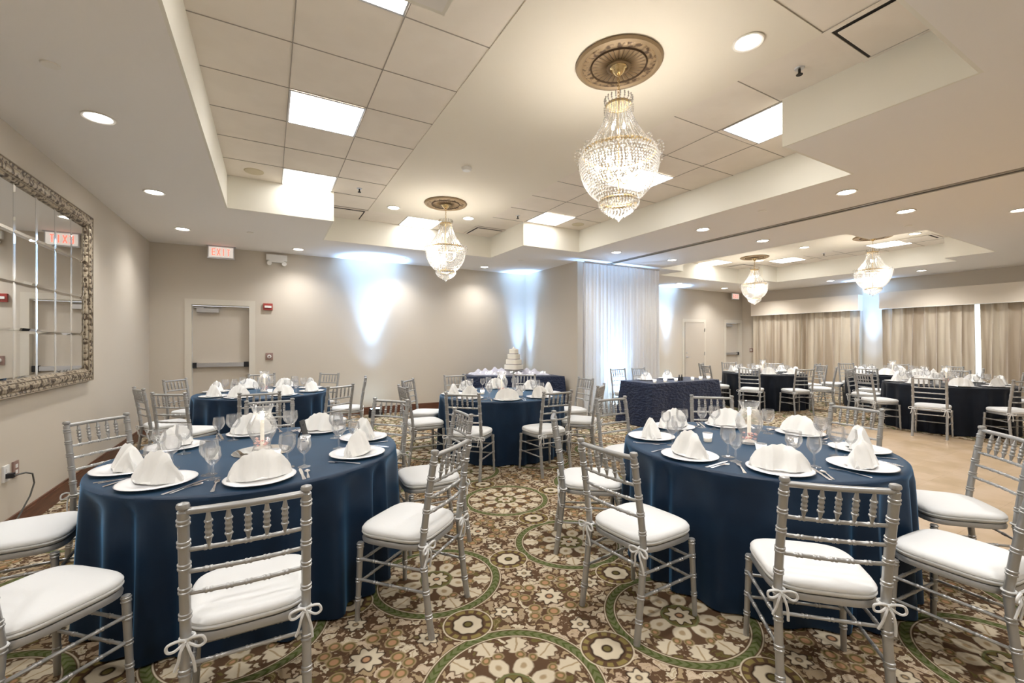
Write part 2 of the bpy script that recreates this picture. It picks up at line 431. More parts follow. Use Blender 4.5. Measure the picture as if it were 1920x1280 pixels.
D1 = (-1.19, -.28, 2.155)       # door openings in the far wall: x0, x1, head
D3 = (13.27, 14.12, 2.155)
def wall_panels(mb, x0, x1, y, t, openings, z1=ZC+.5):
    xs = x0
    for (a, b, h) in openings:
        mb.box(xs, a, y, y+t, 0, z1); mb.box(a, b, y, y+t, h, z1); xs = b
    mb.box(xs, x1, y, y+t, 0, z1)
mb = MB(); wall_panels(mb, XL-.15, XR+.15, YF, .16, [D1, D3]); struct('wall_far', mb, M['wall'])
mb = MB(); mb.box(XL-.15, XL, YB-.15, YF, 0, ZC+.5); struct('wall_left', mb, M['wall'])
mb = MB(); mb.box(XR, XR+.15, YB-.15, 1.0, 0, ZC+.5); mb.box(XR, XR+.15, 1.0, 8.55, 0, .55); mb.box(XR, XR+.15, 1.0, 8.55, 2.45, ZC+.5)
mb.box(XR, XR+.15, 8.55, YF, 0, ZC+.5); mb.box(XR, XR+.15, 5.15, 5.65, .55, 2.45); struct('wall_right', mb, M['wall'])
mb = MB(); mb.box(XL, XR, YB-.15, YB, 0, ZC+.5); struct('wall_near', mb, M['wall'])
mb = MB(); mb.box(5.49, 7.05, 7.05, YF, 0, ZC); struct('wall_pocket', mb, M['wall'])
for i, (a, b) in enumerate(((1.0, 5.15), (5.65, 8.55))):
    mb = MB(); mb.box(XR+.08, XR+.10, a, b, .55, 2.45); w = struct('window_%d' % (i+1), mb, M['window'])
    mb = MB()
    for y in (a, (a+b)/2-.03, b-.06): mb.box(XR+.02, XR+.075, y, y+.06, .55, 2.45)
    for z in (.55, 2.39): mb.box(XR+.02, XR+.075, a, b, z, z+.06)
    obj('window_frame', mb, M['white'], w)

COF = [(.75, 3.8, .89, 7.6), (-.47, 5.0, 2.05, 6.36), (8.4, 11.6, 2.55, 7.55), (7.65, 12.25, 3.24, 6.86)]
def in_cof(x, y): return any(a < x < b and c < y < d for a, b, c, d in COF)
xs = sorted({XL-.15, XR+.15} | {v for c in COF for v in c[:2]}); ys = sorted({YB-.15, YF+.15} | {v for c in COF for v in c[2:]})
lo = MB(); so = MB(); up = MB()
for i in range(len(xs)-1):
    for j in range(len(ys)-1):
        cx, cy = (xs[i]+xs[i+1])/2, (ys[j]+ys[j+1])/2; ins = in_cof(cx, cy)
        if not ins: lo.box(xs[i], xs[i+1], ys[j], ys[j+1], ZC, ZC+.04)
        for (ni, nj, a, b) in ((i+1, j, (xs[i+1], ys[j]), (xs[i+1], ys[j+1])), (i, j+1, (xs[i], ys[j+1]), (xs[i+1], ys[j+1]))):
            if ni >= len(xs)-1 or nj >= len(ys)-1: continue
            o2 = in_cof((xs[ni]+xs[ni+1])/2, (ys[nj]+ys[nj+1])/2)
            if o2 != ins:
                t = .02
                s = -1 if ins else 1
                if a[0] == b[0]:
                    x_a, x_b = sorted((a[0], a[0]+s*t)); so.box(x_a, x_b, a[1], b[1], ZC+.0004, ZU-.0004)
                else:
                    y_a, y_b = sorted((a[1], a[1]+s*t)); so.box(a[0]-.0195, b[0]+.0195, y_a, y_b, ZC+.0008, ZU-.0008)
struct('ceiling', lo, M['ceil'])
struct('trim_3', so, M['soffit'])
mb = MB(); mb.box(-.6, 5.15, .75, 7.75, ZU, ZU+.04); mb.box(7.5, 12.4, 2.4, 7.7, ZU, ZU+.04)
struct('ceiling_upper', mb, M['tile'])
mb = MB(); mb.box(XL-.1, XR+.1, YB-.1, YF+.1, ZU+.08, ZU+.1); struct('ceiling_slab', mb, M['ceil'])
# smooth plaster bands, slightly lower than the tiles
mb = MB(); mb.box(1.34, 3.20, 1.49, 6.97, ZU-.007, ZU); mb.box(9.3, 11.05, 3.15, 6.93, ZU-.007, ZU)
struct('ceiling_band', mb, M['band'])
# ceiling grid: thin dark reveals around the lay-in tiles
mb = MB(); gw = .0032
def gx_line(x, y0, y1): mb.box(x-gw, x+gw, y0, y1, ZU-.004, ZU+.001)
def gy_line(y, x0, x1): mb.box(x0, x1, y-gw, y+gw, ZU-.004, ZU+.001)
for x in (.14, .745): gx_line(x, 2.07 if x < .7 else .91, 6.34 if x < .7 else 7.58)
for x in (3.80, 4.40): gx_line(x, 2.07 if x > 4 else .91, 6.34 if x > 4 else 7.58)
for k in range(8):
    y = 2.095+.609*k
    gy_line(y, -.45, 1.34); gy_line(y, 3.20, 4.98)
for y in (1.49, .905, 6.97): gy_line(y, .77, 1.34); gy_line(y, 3.20, 3.78)
gy_line(7.585, .77, 3.78); gy_line(6.97, 1.34, 3.2); gy_line(1.49, 1.34, 3.2); gy_line(.905, 1.34, 3.2)
for x in (1.34, 1.97, 2.57, 3.2): gx_line(x, 6.97, 7.58); gx_line(x, .91, 1.49)
for x in (8.4, 9.3, 11.05, 11.65): gx_line(x, 3.26, 6.84)
for k in range(6): gy_line(3.75+.61*k, 7.67, 9.3); gy_line(3.75+.61*k, 11.05, 12.23)
struct('trim_4', mb, M['grid'])
# folding-partition track
mb = MB()
mb.box(6.19, 6.225, YB, 7.04, ZC-.012, ZC); mb.box(6.275, 6.31, YB, 7.04, ZC-.012, ZC)
struct('trim_5', mb, mat('track_metal', (.36, .33, .28), .5, .4))
mb = MB(); mb.box(6.227, 6.273, YB, 7.04, ZC-.003, ZC); struct('trim_6', mb, M['dark'])
# baseboards
def baseboard(name, x0, x1, y0, y1, ax):
    mb = MB(); mb.box(x0, x1, y0, y1, 0, .13)
    if ax == 'x': s = .006; mb.box(x0, x1, y0+s if name != 'near' else y0, y1, .13, .15)
    else: mb.box(x0 if name in ('baseboard_left',) else x0+.006, x1-.006 if name == 'baseboard_left' else x1, y0, y1, .13, .15)
    return struct(name, mb, M['base'])
baseboard('baseboard_left', XL, XL+.018, YB, YF-.02, 'y')
baseboard('baseboard_far', -.2, 5.49, YF-.018, YF, 'x')
mb = MB(); mb.box(XL, -1.27, YF-.018, YF, 0, .14); struct('baseboard_corner', mb, M['base'])
baseboard('baseboard_return', 5.472, 5.49, 7.05, YF-.02, 'y')
mb = MB(); mb.box(7.05, 11.15, YF-.018, YF, 0, .14); mb.box(12.3, 13.2, YF-.018, YF, 0, .14); struct('baseboard_back', mb, M['base'])
mb = MB(); mb.box(XR-.018, XR, YB, YF-.02, 0, .14); struct('baseboard_right', mb, M['base'])

# ------------------------------------------------------------------ doors
def door(n, x0, x1, head, depth, panic, closer, lever=False):
    y = YF+depth
    mb = MB(); mb.box(x0+.04, x1-.04, y, y+.045, .01, head-.05)
    d = struct('door_%d' % n, mb, M['door'])
    mb = MB()
    fy = YF-.015
    mb.box(x0-.06, x0+.035, fy, YF-.001, 0, head+.06); mb.box(x1-.035, x1+.06, fy, YF-.001, 0, head+.06); mb.box(x0+.035, x1-.035, fy, YF-.001, head-.035, head+.06)
    if depth > .03:
        mb.box(x0+.001, x0+.035, YF, y+.045, 0, head-.001); mb.box(x1-.035, x1-.001, YF, y+.045, 0, head-.001); mb.box(x0+.035, x1-.035, YF, y+.045, head-.045, head-.001)
    obj('door_frame', mb, M['doorframe'], d)
    if panic:
        z = 1.075
        mb = MB(); mb.box(x0+.10, x1-.12, y-.055, y-.012, z-.035, z+.035); bar = obj('panic_bar', mb, M['steel'], d)
        mb = MB(); mb.box(x0+.045, x0+.10, y-.06, y, z-.045, z+.045); mb.box(x1-.12, x1-.045, y-.06, y, z-.045, z+.045)
        obj('bar_bracket', mb, M['black'], bar)
    if closer:
        mb = MB(); mb.box(x0+.10, x0+.42, y-.075, y, head-.165, head-.095); cl = obj('door_closer', mb, M['steel'], d)
        mb = MB(); mb.box(x0+.06, x0+.2, y-.05, y-.03, head-.09, head-.075); mb.tube([(x0+.2, y-.04, head-.082), (x0+.3, y-.10, head-.07), (x0+.46, y-.03, head-.06)], .008, 6)
        obj('closer_arm', mb, M['steel'], cl)
    if lever:
        mb = MB(); mt = Matrix.Translation((x0+.10, y, 1.0)) @ Matrix.Rotation(R(90), 4, 'X')
        mb.lathe([(.0, 0), (.03, 0), (.03, .015), (.01, .02), (.01, .05), (0, .05)], 12, mtx=mt)
        mb.box(x0+.09, x0+.21, y-.06, y-.045, .99, 1.01); obj('lever_handle', mb, M['steel'], d)
        mb = MB(); mb.lathe([(0, 0), (.018, 0), (.018, .012), (0, .012)], 10, mtx=Matrix.Translation((x0+.10, y, 1.13)) @ Matrix.Rotation(R(90), 4, 'X'))
        obj('deadbolt', mb, M['steel'], d)
        for z in (.35, 1.1, 1.85):
            mb = MB(); mb.box(x1-.055, x1-.035, y-.02, y, z-.05, z+.05); obj('hinge', mb, M['steel'], d)
    mb = MB(); mb.box(x0, x1, y, y+.02, 0, .012); obj('threshold', mb, M['steel'], d)
    return d
door(1, *D1, .09, True, True)
door(2, 11.22, 12.2, 2.13, -.014-.03, False, False, True)
door(3, *D3, .09, True, True)

# ------------------------------------------------------------------ wall items
def exit_sign(x, y, z, label, facing=0):
    t = thing('exit_sign', label, 'sign', (x, y, z), facing)
    mb = MB(); mb.box(-.19, .19, 0, .04, -.115, .085); mb.box(-.20, .20, -.002, .042, -.122, -.112)
    obj('sign_housing', mb, M['steel'], t)
    mb = MB(); mb.box(-.175, .175, -.008, 0, -.10, .075); obj('sign_face', mb, M['exitface'], t)
    mb = MB(); h = .058; w = .034; th = .013; zc = -.012
    def bar(x0, z0, x1, z1):
        d = Vector((x1-x0, 0, z1-z0)); L = d.length; a = math.atan2(z1-z0, x1-x0)
        mtx = Matrix.Translation(((x0+x1)/2, -.0095, (z0+z1)/2)) @ Matrix.Rotation(-a, 4, 'Y')
        mb.box(-L/2, L/2, -.0015, .0015, -th/2, th/2, mtx)
    for i, ch in enumerate('EXIT'):
        cx = -.105+.07*i; l, r = cx-w*.6, cx+w*.6; b, tp = zc-h, zc+h
        if ch == 'E':
            bar(l, b, l, tp); bar(l, tp-th/2, r, tp-th/2); bar(l, zc, r*.9+l*.1, zc); bar(l, b+th/2, r, b+th/2)
        elif ch == 'X': bar(l, b, r, tp); bar(l, tp, r, b)
        elif ch == 'I': bar(cx, b, cx, tp)
        else: bar(cx, b, cx, tp); bar(l, tp-th/2, r, tp-th/2)
    obj('lettering', mb, M['exitred'], t, label='red EXIT letters')
    mb = MB(); mb.box(-.21, .21, -.01, .05, .085, .097); obj('mounting_plate', mb, M['steel'], t)
    return t
exit_sign(-.72, 8.92, ZC-.099, 'white exit sign with red letters under the ceiling near the left corner')
exit_sign(13.55, 8.92, ZC-.13, 'exit sign above the recessed far door, half hidden by a chandelier')
t = thing('emergency_light', 'cream twin-head emergency light high on the wall right of the exit sign', 'emergency light', (.12, YF, 2.99))
mb = MB(); mb.box(-.17, .17, -.06, 0, -.02, .09); mb.box(-.12, .12, -.065, 0, -.05, -.02); obj('housing', mb, M['white'], t)
for s in (-1, 1):
    mb = MB(); mt = Matrix.Translation((s*.12, -.05, -.07)) @ Matrix.Rotation(R(100), 4, 'X')
    mb.lathe([(0, -.03), (.03, -.03), (.042, .03), (.034, .035), (0, .03)], 14, mtx=mt); obj('lamp_head', mb, M['white'], t, smooth=True)
t = thing('fire_alarm', 'small red fire alarm with white strobe beside the exit door head', 'fire alarm', (-.02, YF, 2.12))
mb = MB(); mb.box(-.075, .075, -.04, 0, -.06, .06); obj('housing', mb, M['red'], t)
mb = MB(); mb.box(-.055, .055, -.055, -.04, -.018, .018); obj('strobe_lens', mb, M['white'], t, label='white strobe bar')
def wall_plate(loc, rotz, label, cat, m, w=.06, h=.065, knob=True):
    t = thing('wall_control' if knob else 'outlet_plate', label, cat, loc, rotz)
    mb = MB(); mb.box(-w, w, -.012, 0, -h, h); obj('cover_plate', mb, m, t)
    mb = MB()
    if knob:
        mb.lathe([(0, 0), (.034, 0), (.03, .02), (0, .02)], 14, mtx=Matrix.Translation((0, -.012, 0)) @ Matrix.Rotation(R(90), 4, 'X'))
        k = obj('dial', mb, M['white'], t, smooth=True)
        mb = MB(); mb.lathe([(0, 0), (.014, 0), (.014, .01), (0, .01)], 12, mtx=Matrix.Translation((0, -.032, 0)) @ Matrix.Rotation(R(90), 4, 'X')); obj('knob', mb, M['plug'], k)
    else:
        for z in (-.022, .022): mb.box(-.014, .014, -.016, -.012, z-.013, z+.013)
        obj('socket', mb, M['white'], t)
    return t
wall_plate((.0, YF, 1.21), 0, 'brown wall dial switch right of the exit door, below the fire alarm', 'switch', M['plug'])
wall_plate((XR, 8.78, 1.19), R(-90), 'small dark wall control on the far wall left of the curtains', 'switch', M['plug'])
wall_plate((XL, 4.80, .50), R(90), 'brown outlet plate low on the left wall below the mirror', 'outlet', M['plug'], .04, .06, False)
wall_plate((XL, 4.66, .50), R(90), 'cream outlet plate with a plugged-in cable on the left wall', 'outlet', M['white'], .04, .06, False)
t = thing('power_cable', 'thin dark cable looping down from the outlet to the left baseboard', 'cable', (XL, 4.66, .5))
mb = MB(); mb.box(.012, .05, -.02, .02, -.035, .0); obj('plug', mb, M['black'], t)
pts = [(.05, 0, -.02), (.09, .06, -.02), (.10, .14, -.05), (.10, .17, -.13), (.09, .13, -.22), (.07, .02, -.33), (.06, -.1, -.43), (.06, -.3, -.48), (.06, -.8, -.49)]
obj('cord', MB().tube(pts, .006, 6), M['cable'], t, smooth=True)

# ---- mirror on the left wall
t = thing('wall_mirror', 'large multi-pane wall mirror in ornate antique frame on left wall', 'mirror', (XL, 0, 0))
y0, y1, z0, z1 = 3.18, 6.36, 1.065, 2.83; fw = .125
mb = MB()
def frame_bar(mb, a, b, horiz):
    prof = [(0, .0), (.0, .035), (.02, .045), (.045, .05), (.09, .048), (.11, .03), (.125, .018), (.125, 0)]
    rows = []
    for (w, h) in prof: rows.append((w, h))
    return rows
prof = [(0, .0), (0, .034), (.014, .042), (.03, .036), (.045, .046), (.07, .05), (.09, .046), (.1, .034), (.112, .03), (.125, .02), (.125, 0)]
loops = []
for (w, h) in prof: loops.append([(h, y0+w, z0+w), (h, y1-w, z0+w), (h, y1-w, z1-w), (h, y0+w, z1-w)])
mb.grid(loops, wrap=True); fr = obj('frame', mb, M['frame'], t)
mb = MB()
for (w, h) in ((.004, .042), (.104, .036)):
    mb.tube([(h, y0+w, z0+w), (h, y1-w, z0+w), (h, y1-w, z1-w), (h, y0+w, z1-w)], .006, 6, closed=True)
obj('frame_beading', mb, M['frame2'], fr)
pw = (y1-y0-2*fw)/8; ph = (z1-z0-2*fw)/4
mb = MB(); e = .0008; bv = .022
o_ = [(.006, e, e), (.006, pw-e, e), (.006, pw-e, ph-e), (.006, e, ph-e)]
i_ = [(.0105, bv, bv), (.0105, pw-bv, bv), (.0105, pw-bv, ph-bv), (.0105, bv, ph-bv)]
b_ = [(.001, a[1], a[2]) for a in o_]
mb.add(b_+o_+i_, [(3, 2, 1, 0)]+[(k, (k+1) % 4, 4+(k+1) % 4, 4+k) for k in range(4)]+[(4+k, 4+(k+1) % 4, 8+(k+1) % 4, 8+k) for k in range(4)]+[(8, 9, 10, 11)])
pme = mb.mesh('mirror_pane'); pme.materials.append(M['mirror'])
for i in range(8):
    for j in range(4):
        o = bpy.data.objects.new('mirror_pane', pme); C.objects.link(o); o.parent = t; o.location = (0, y0+fw+i*pw, z0+fw+j*ph)

# ------------------------------------------------------------------ ceiling fittings
def downlight_proto():
    t = thing('downlight', '', 'ceiling light')
    mb = MB(); mb.lathe([(.075, .0), (.098, -.002), (.10, -.008), (.094, -.012), (.08, -.008), (.075, .0)], 28, close=False); obj('trim_ring', mb, M['trim'], t, smooth=True)
    mb = MB(); mb.lathe([(.0, -.003), (.078, -.003), (.078, -.001), (0, -.001)], 28); obj('lens', mb, M['lens'], t)
    l = lamp('downlight_lamp', 'SPOT', t, (0, 0, -.03), E_DOWN, WARM, spot_size=R(135), spot_blend=1.0, shadow_soft_size=.07)
    return Proto(t)
DL = downlight_proto()
GD = 'recessed ceiling downlights'
for (x, y, z, lab) in (
    (-1.09, 4.24, ZC, 'lit round downlight, nearest of those above the wall mirror'),
    (-1.10, 6.06, ZC, 'lit round downlight beyond the mirror over the left wall'),
    (-1.10, 7.84, ZC, 'lit round downlight in ceiling left of the exit sign'),
    (.45, 8.56, ZC, 'lit round downlight just right of the twin-head emergency light'),
    (2.30, 8.58, ZC, 'lit round downlight left of the smaller near-room chandelier, by the far wall'),
    (4.12, 8.58, ZC, 'lit round downlight near far wall, before the cake corner'),
    (5.52, 2.34, ZC, 'large-looking lit downlight beside the coffer, nearest left of the partition track'),
    (5.53, 4.15, ZC, 'middle of three lit downlights left of the partition track'),
    (5.56, 5.99, ZC, 'lit downlight above left end of white drape'),
    (6.98, 2.32, ZC, 'nearest lit downlight right of the partition track'),
    (7.0, 4.14, ZC, 'middle lit downlight right of the partition track'),
    (7.05, 6.0, ZC, 'lit downlight above right end of white drape'),
    (8.16, 1.6, ZC, 'lit downlight cut by the right photo edge, second room'),
    (13.13, 4.08, ZC, 'lit downlight before the right curtain valance'),
    (13.2, 5.97, ZC, 'lit downlight before the left curtain valance'),
    (12.2, 8.4, ZC, 'lit downlight over the two far-room doors'),
    (13.25, 7.8, ZC, 'lit downlight in the far corner, right behind the smallest chandelier'),
    (10.1, 8.35, ZC, 'lit downlight in the blue glow right of the white drape'),
    (1.65, 6.62, ZU-.007, 'lit downlight in raised ceiling left of the second chandelier'),
    (2.87, 6.59, ZU-.007, 'lit downlight in raised ceiling right of the second chandelier'),
    (2.84, 1.78, ZU-.007, 'large-looking lit downlight right of the nearest chandelier medallion'),
    (1.65, 1.78, ZU-.007, 'lit downlight in raised ceiling above the viewer, out of frame'),
    (10.77, 6.45, ZU-.007, 'lit downlight beside the smallest chandelier medallion'),
    (10.1, 5.07, ZU-.007, 'lit downlight between the two far-room chandeliers'),
    (10.63, 3.40, ZU-.007, 'lit downlight right of the rightmost chandelier'),
    (-1.10, 2.4, ZC, 'lit downlight over the left wall beside the viewer, out of frame'),
    (-1.10, .5, ZC, 'added unseen downlight over the left wall behind the viewer'),  # this and the rest: unseen lamps added to fill the room with light
    (.5, -.1, ZC, 'added unseen downlight directly behind the viewer on the left'),
    (2.3, -.1, ZC, 'added unseen downlight behind the viewer in the middle'),
    (4.1, -.1, ZC, 'added unseen downlight behind the viewer on the right'),
    (13.2, 2.2, ZC, 'added unseen downlight by the curtains beyond the right frame edge'),
    (8.2, -.1, ZC, 'added unseen downlight over the dance floor behind the viewer'),
    (12.0, .2, ZC, 'added unseen downlight in the near far-room corner')):
    DL.place((x, y, z), 0, lab, GD)

def zone(o, f):
    for ch in o.children:
        if ch.type == 'LIGHT':
            ch.data = ch.data.copy(); ch.data.energy *= f
for o in list(C.objects):
    if o.name.startswith('downlight') and o.type == 'EMPTY':
        if o.location.x > 9: zone(o, 1.35)
        elif o.location.x < -.5: zone(o, .80)
def troffer_proto():
    t = thing('ceiling_panel_light', '', 'ceiling light'); h = .298
    mb = MB()
    for (a, b, c, d) in ((-h, h, -h, -h+.014), (-h, h, h-.014, h), (-h, -h+.014, -h, h), (h-.014, h, -h, h)): mb.box(a, b, c, d, -.010, -.0045)
    obj('frame', mb, M['steel'], t)
    mb = MB(); mb.box(-h+.014, h-.014, -h+.014, h-.014, -.008, -.0045); d = obj('diffuser', mb, M['diff'], t)
    mb = MB()
    for k in (-1, 1): mb.box(-h+.014, h-.014, k*.1-.002, k*.1+.002, -.0085, -.008)
    obj('diffuser_rib', mb, M['card'], d)
    return Proto(t)
TP = troffer_proto()
GT = 'square fluorescent ceiling panels'
for (x, y, lab) in ((.44, 2.40, 'square lit ceiling panel at top photo edge beside the boxed corner'),
                    (.44, 4.23, 'largest-looking square lit ceiling panel in the left tile field'),
                    (.44, 6.05, 'square lit ceiling panel at far end of left tile field'),
                    (2.27, 7.27, 'square lit ceiling panel left of the second chandelier chain'),
                    (4.10, 5.98, 'square lit ceiling panel right of second chandelier, above the boxed corner'),
                    (4.10, 4.0, 'square lit ceiling panel hidden behind the nearest chandelier'),
                    (4.10, 2.35, 'large lit ceiling panel right of nearest chandelier, cut by the soffit'),
                    (11.35, 6.1, 'lit ceiling panel right of the smallest chandelier'),
                    (11.35, 4.05, 'lit ceiling panel behind the rightmost chandelier chain'),
                    (10.1, 7.22, 'lit ceiling panel left of the smallest chandelier'),
                    (8.6, 6.1, 'added lit ceiling panel hidden above the second room soffit, far one'),  # mirrored pair out of view, added for their light
                    (8.6, 4.05, 'added lit ceiling panel hidden above the second room soffit, near one')):
    TP.place((x, y, ZU), 0, lab, GT)

def diffuser_proto():
    t = thing('air_diffuser', '', 'air vent')
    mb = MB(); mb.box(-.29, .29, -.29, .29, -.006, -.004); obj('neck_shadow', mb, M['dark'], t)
    mb = MB()
    for (a, b, c, d) in ((-.30, .30, -.30, -.262), (-.30, .30, .262, .30), (-.30, -.262, -.262, .262), (.262, .30, -.262, .262)): mb.box(a, b, c, d, -.012, -.006)
    obj('frame', mb, M['tile'], t)
    mb = MB(); mb.box(-.235, .235, -.235, .235, -.022, -.016); mb.box(-.03, .03, -.03, .03, -.016, -.006); obj('plaque', mb, M['tile'], t)
    return Proto(t)
DF = diffuser_proto()
for (x, y, lab) in ((3.49, 1.195, 'large-looking square ceiling air vent at the top right of the photo'),
                    (1.05, 7.28, 'square ceiling air vent left of the second chandelier by the soffit'),
                    (3.49, 7.28, 'square ceiling air vent right of the second chandelier'),
                    (11.2, 3.55, 'ceiling air vent right of the rightmost chandelier'),
                    (11.15, 7.2, 'ceiling air vent behind the smallest chandelier')):
    DF.place((x, y, ZU), 0, lab, 'square ceiling air vents')

t = thing('fire_sprinkler', '', 'sprinkler')
mb = MB(); mb.lathe([(0, 0), (.035, 0), (.03, -.008), (0, -.008)], 14); obj('escutcheon', mb, M['steel'], t)
mb = MB(); mb.lathe([(0, -.008), (.009, -.008), (.009, -.045), (.022, -.047), (.022, -.052), (0, -.052)], 12); obj('deflector', mb, M['dark'], t)
SP = Proto(t)
for (x, y, lab) in ((3.46, 1.77, 'dark sprinkler head in the ceiling tile beside the square air vent'), (1.05, 6.04, 'dark sprinkler head right of the far left ceiling panel'),
                    (3.52, 6.08, 'dark sprinkler head left of the lit panel above boxed corner'), (11.2, 5.2, 'dark sprinkler head between the far-room ceiling panels')):
    SP.place((x, y, ZU), 0, lab, 'sprinkler heads')
t = thing('sprinkler_cover', '', 'sprinkler cover')
mb = MB(); mb.lathe([(0, -.009), (.042, -.009), (.045, -.004), (.045, 0), (0, 0)], 20); obj('cover_disc', mb, M['trim'], t, smooth=True)
SC = Proto(t)
for (x, y, lab) in ((-1.13, 3.57, 'flat round ceiling cover at upper left above the mirror'), (-.25, 7.6, 'flat round ceiling cover between exit sign and left soffit'),
                    (4.43, 7.55, 'flat round ceiling cover before the cake corner'), (5.4, 3.2, 'flat round cover left of partition track'), (7.9, 2.6, 'flat round cover in the second room ceiling')):
    SC.place((x, y, ZC), 0, lab, 'flat ceiling covers')
t = thing('ceiling_speaker', '', 'speaker')
mb = MB(); mb.lathe([(0, -.008), (.085, -.008), (.10, -.010), (.105, -.004), (.105, 0), (0, 0)], 26); obj('grille', mb, M['speaker'], t, smooth=True)
CS = Proto(t)
CS.place((-.16, 6.05, ZU), 0, 'round cream ceiling speaker at far left of left tile field', 'round ceiling speakers')
CS.place((4.70, 6.02, ZU), 0, 'round cream ceiling speaker right of the lit panel above boxed corner', 'round ceiling speakers')
t = thing('smoke_detector', 'white smoke detector on plaster ceiling between the two near chandeliers', 'smoke detector', (2.02, 4.69, ZU-.007))
mb = MB(); mb.lathe([(0, 0), (.06, 0), (.06, -.018), (.045, -.035), (0, -.038)], 18); obj('housing', mb, M['white'], t, smooth=True)

# ------------------------------------------------------------------ chandeliers
def chandelier_proto():
    t = thing('chandelier', '', 'chandelier')          # origin: ceiling surface
    Z = lambda z: z-(ZU-.007)
    md = obj('ceiling_medallion', MB().lathe([(0, 0), (.305, 0), (.312, -.012), (.30, -.026), (.275, -.030), (.262, -.018)], 48), M['bronze2'], t, smooth=True)
    obj('scroll_band', MB().lathe([(.262, -.018), (.24, -.026), (.215, -.024), (.205, -.018)], 48, close=False), M['bronze'], md, smooth=True)
    mb = MB(); rows = []
    for (r, z) in ((.205, -.018), (.200, -.030), (.192, -.018)): rows.append([(r*math.cos(a), r*math.sin(a), z) for a in [2*PI*k/64 for k in range(64)]])
    mb.grid(rows, wrap=True); obj('rope_ring', mb, M['bronzed'], md)
    mb = MB(); rows = []
    for i in range(6):
        r = .192-.115*i/5
        rows.append([(r*math.cos(2*PI*k/120), r*math.sin(2*PI*k/120), -.016-.012*abs(math.sin(2*PI*k/120*15))*(.4+.6*math.sin(PI*i/5))) for k in range(120)])
    mb.grid(rows, wrap=True); obj('sunburst_flutes', mb, M['bronze2'], md, smooth=True)
    mb = MB()
    for k in range(30):
        a = 2*PI*k/30+.0
        mb.tube([(.085*math.cos(a), .085*math.sin(a), -.0175), (.187*math.cos(a), .187*math.sin(a), -.0175)], .0022, 4)
    obj('flute_groove', mb, M['bronzed'], md)
    obj('centre_ring', MB().lathe([(.082, -.016), (.086, -.034), (.07, -.038), (.055, -.02)], 40, close=False), M['bronze2'], md, smooth=True)
    obj('canopy', MB().lathe([(.058, -.018), (.062, -.035), (.05, -.045), (.048, -.055), (.03, -.075), (.012, -.09), (0, -.092)], 24), M['gold'], t, smooth=True)
    mb = MB(); z = -.09; k = 0
    while z > Z(3.27):
        pts = [(0+(.009*math.cos(a) if k % 2 else 0), (0 if k % 2 else .009*math.cos(a)), z-.014+.017*math.sin(a)) for a in [2*PI*q/8 for q in range(8)]]
        mb.tube(pts, .0025, 5, closed=True); z -= .024; k += 1
    obj('chain', mb, M['gold'], t)
    # crown
    mb = MB(); mb.lathe([(.088, Z(3.205)), (.092, Z(3.215)), (.088, Z(3.225)), (.084, Z(3.215)), (.088, Z(3.205))], 30, close=False); mb.lathe([(0, Z(3.21)), (.088, Z(3.21)), (.088, Z(3.218)), (0, Z(3.218))], 20)
    mb.tube([(0, 0, Z(3.27)), (0, 0, Z(2.52))], .006, 6)
    cr = obj('crown', mb, M['gold'], t, smooth=True)
    mb = MB()
    for k in range(20):
        a = 2*PI*k/20
        for j in range(4):
            rr = .09+.012*j-.003*j*j; mb.octa((rr*math.cos(a), rr*math.sin(a), Z(3.225)+.014*j), .0075, .010)
        for j in range(3): mb.octa((.103*math.cos(a), .103*math.sin(a), Z(3.20)-.016*j), .006, .009)
    obj('crown_crystals', mb, M['crystal'], cr)
    # upper strands: concave cone
    def upr(t_): return .082+.172*(t_**1.6)
    def upz(t_): return Z(3.21)-.33*t_
    mb = MB(); NS = 30
    for k in range(NS):
        a = 2*PI*k/NS
        for j in range(26):
            t_ = j/25; mb.octa((upr(t_)*math.cos(a), upr(t_)*math.sin(a), upz(t_)), .0062, .0072)
    us = obj('upper_strands', mb, M['crystal'], t)
    # ring band with scalloped loops
    zr = Z(2.862)
    obj('ring_band', MB().lathe([(.262, zr+.012), (.268, zr), (.262, zr-.012), (.256, zr), (.262, zr+.012)], 40, close=False), M['gold'], t, smooth=True)
    mb = MB()
    for row in range(4):
        rr = .265+.004*row; n = 54
        for k in range(n):
            a = 2*PI*(k+.5*(row % 2))/n; mb.octa((rr*math.cos(a), rr*math.sin(a), zr+.016-.017*row), .0085, .0095)
    NL = 12
    for k in range(NL):
        a = 2*PI*k/NL; c, s = math.cos(a), math.sin(a)
        for j in range(11):
            b = PI*(.55-1.35*j/10); rr = .285+.034*math.cos(b); zz = zr-.022+.055*math.sin(b)
            mb.octa((rr*c, rr*s, zz), .0075, .0085)
        a2 = a+PI/NL
        for j in range(9):       # swags between the arms
            aa = a+(2*PI/NL)*j/8; zz = zr-.045*math.sin(PI*j/8)+.02; mb.octa((.292*math.cos(aa), .292*math.sin(aa), zz), .007, .008)
    obj('ring_crystals', mb, M['crystal'], t)
    # bowl: rows of beads
    mb = MB()
    for i in range(17):
        t_ = i/16; ang = t_*PI*.5
        rr = .125+.160*max(0, math.cos(ang*.98))**.62; zz = Z(2.82)-.285*t_**.9
        n = max(18, int(rr*2*PI/.0225))
        for k in range(n):
            a = 2*PI*(k+.5*(i % 2))/n; mb.octa((rr*math.cos(a), rr*math.sin(a), zz), .0085, .0095)
    obj('bowl_crystals', mb, M['crystal'], t)
    zl = Z(2.512)
    obj('lower_ring', MB().lathe([(.135, zl+.01), (.142, zl), (.135, zl-.01), (.128, zl), (.135, zl+.01)], 30, close=False), M['gold'], t, smooth=True)
    mb = MB()
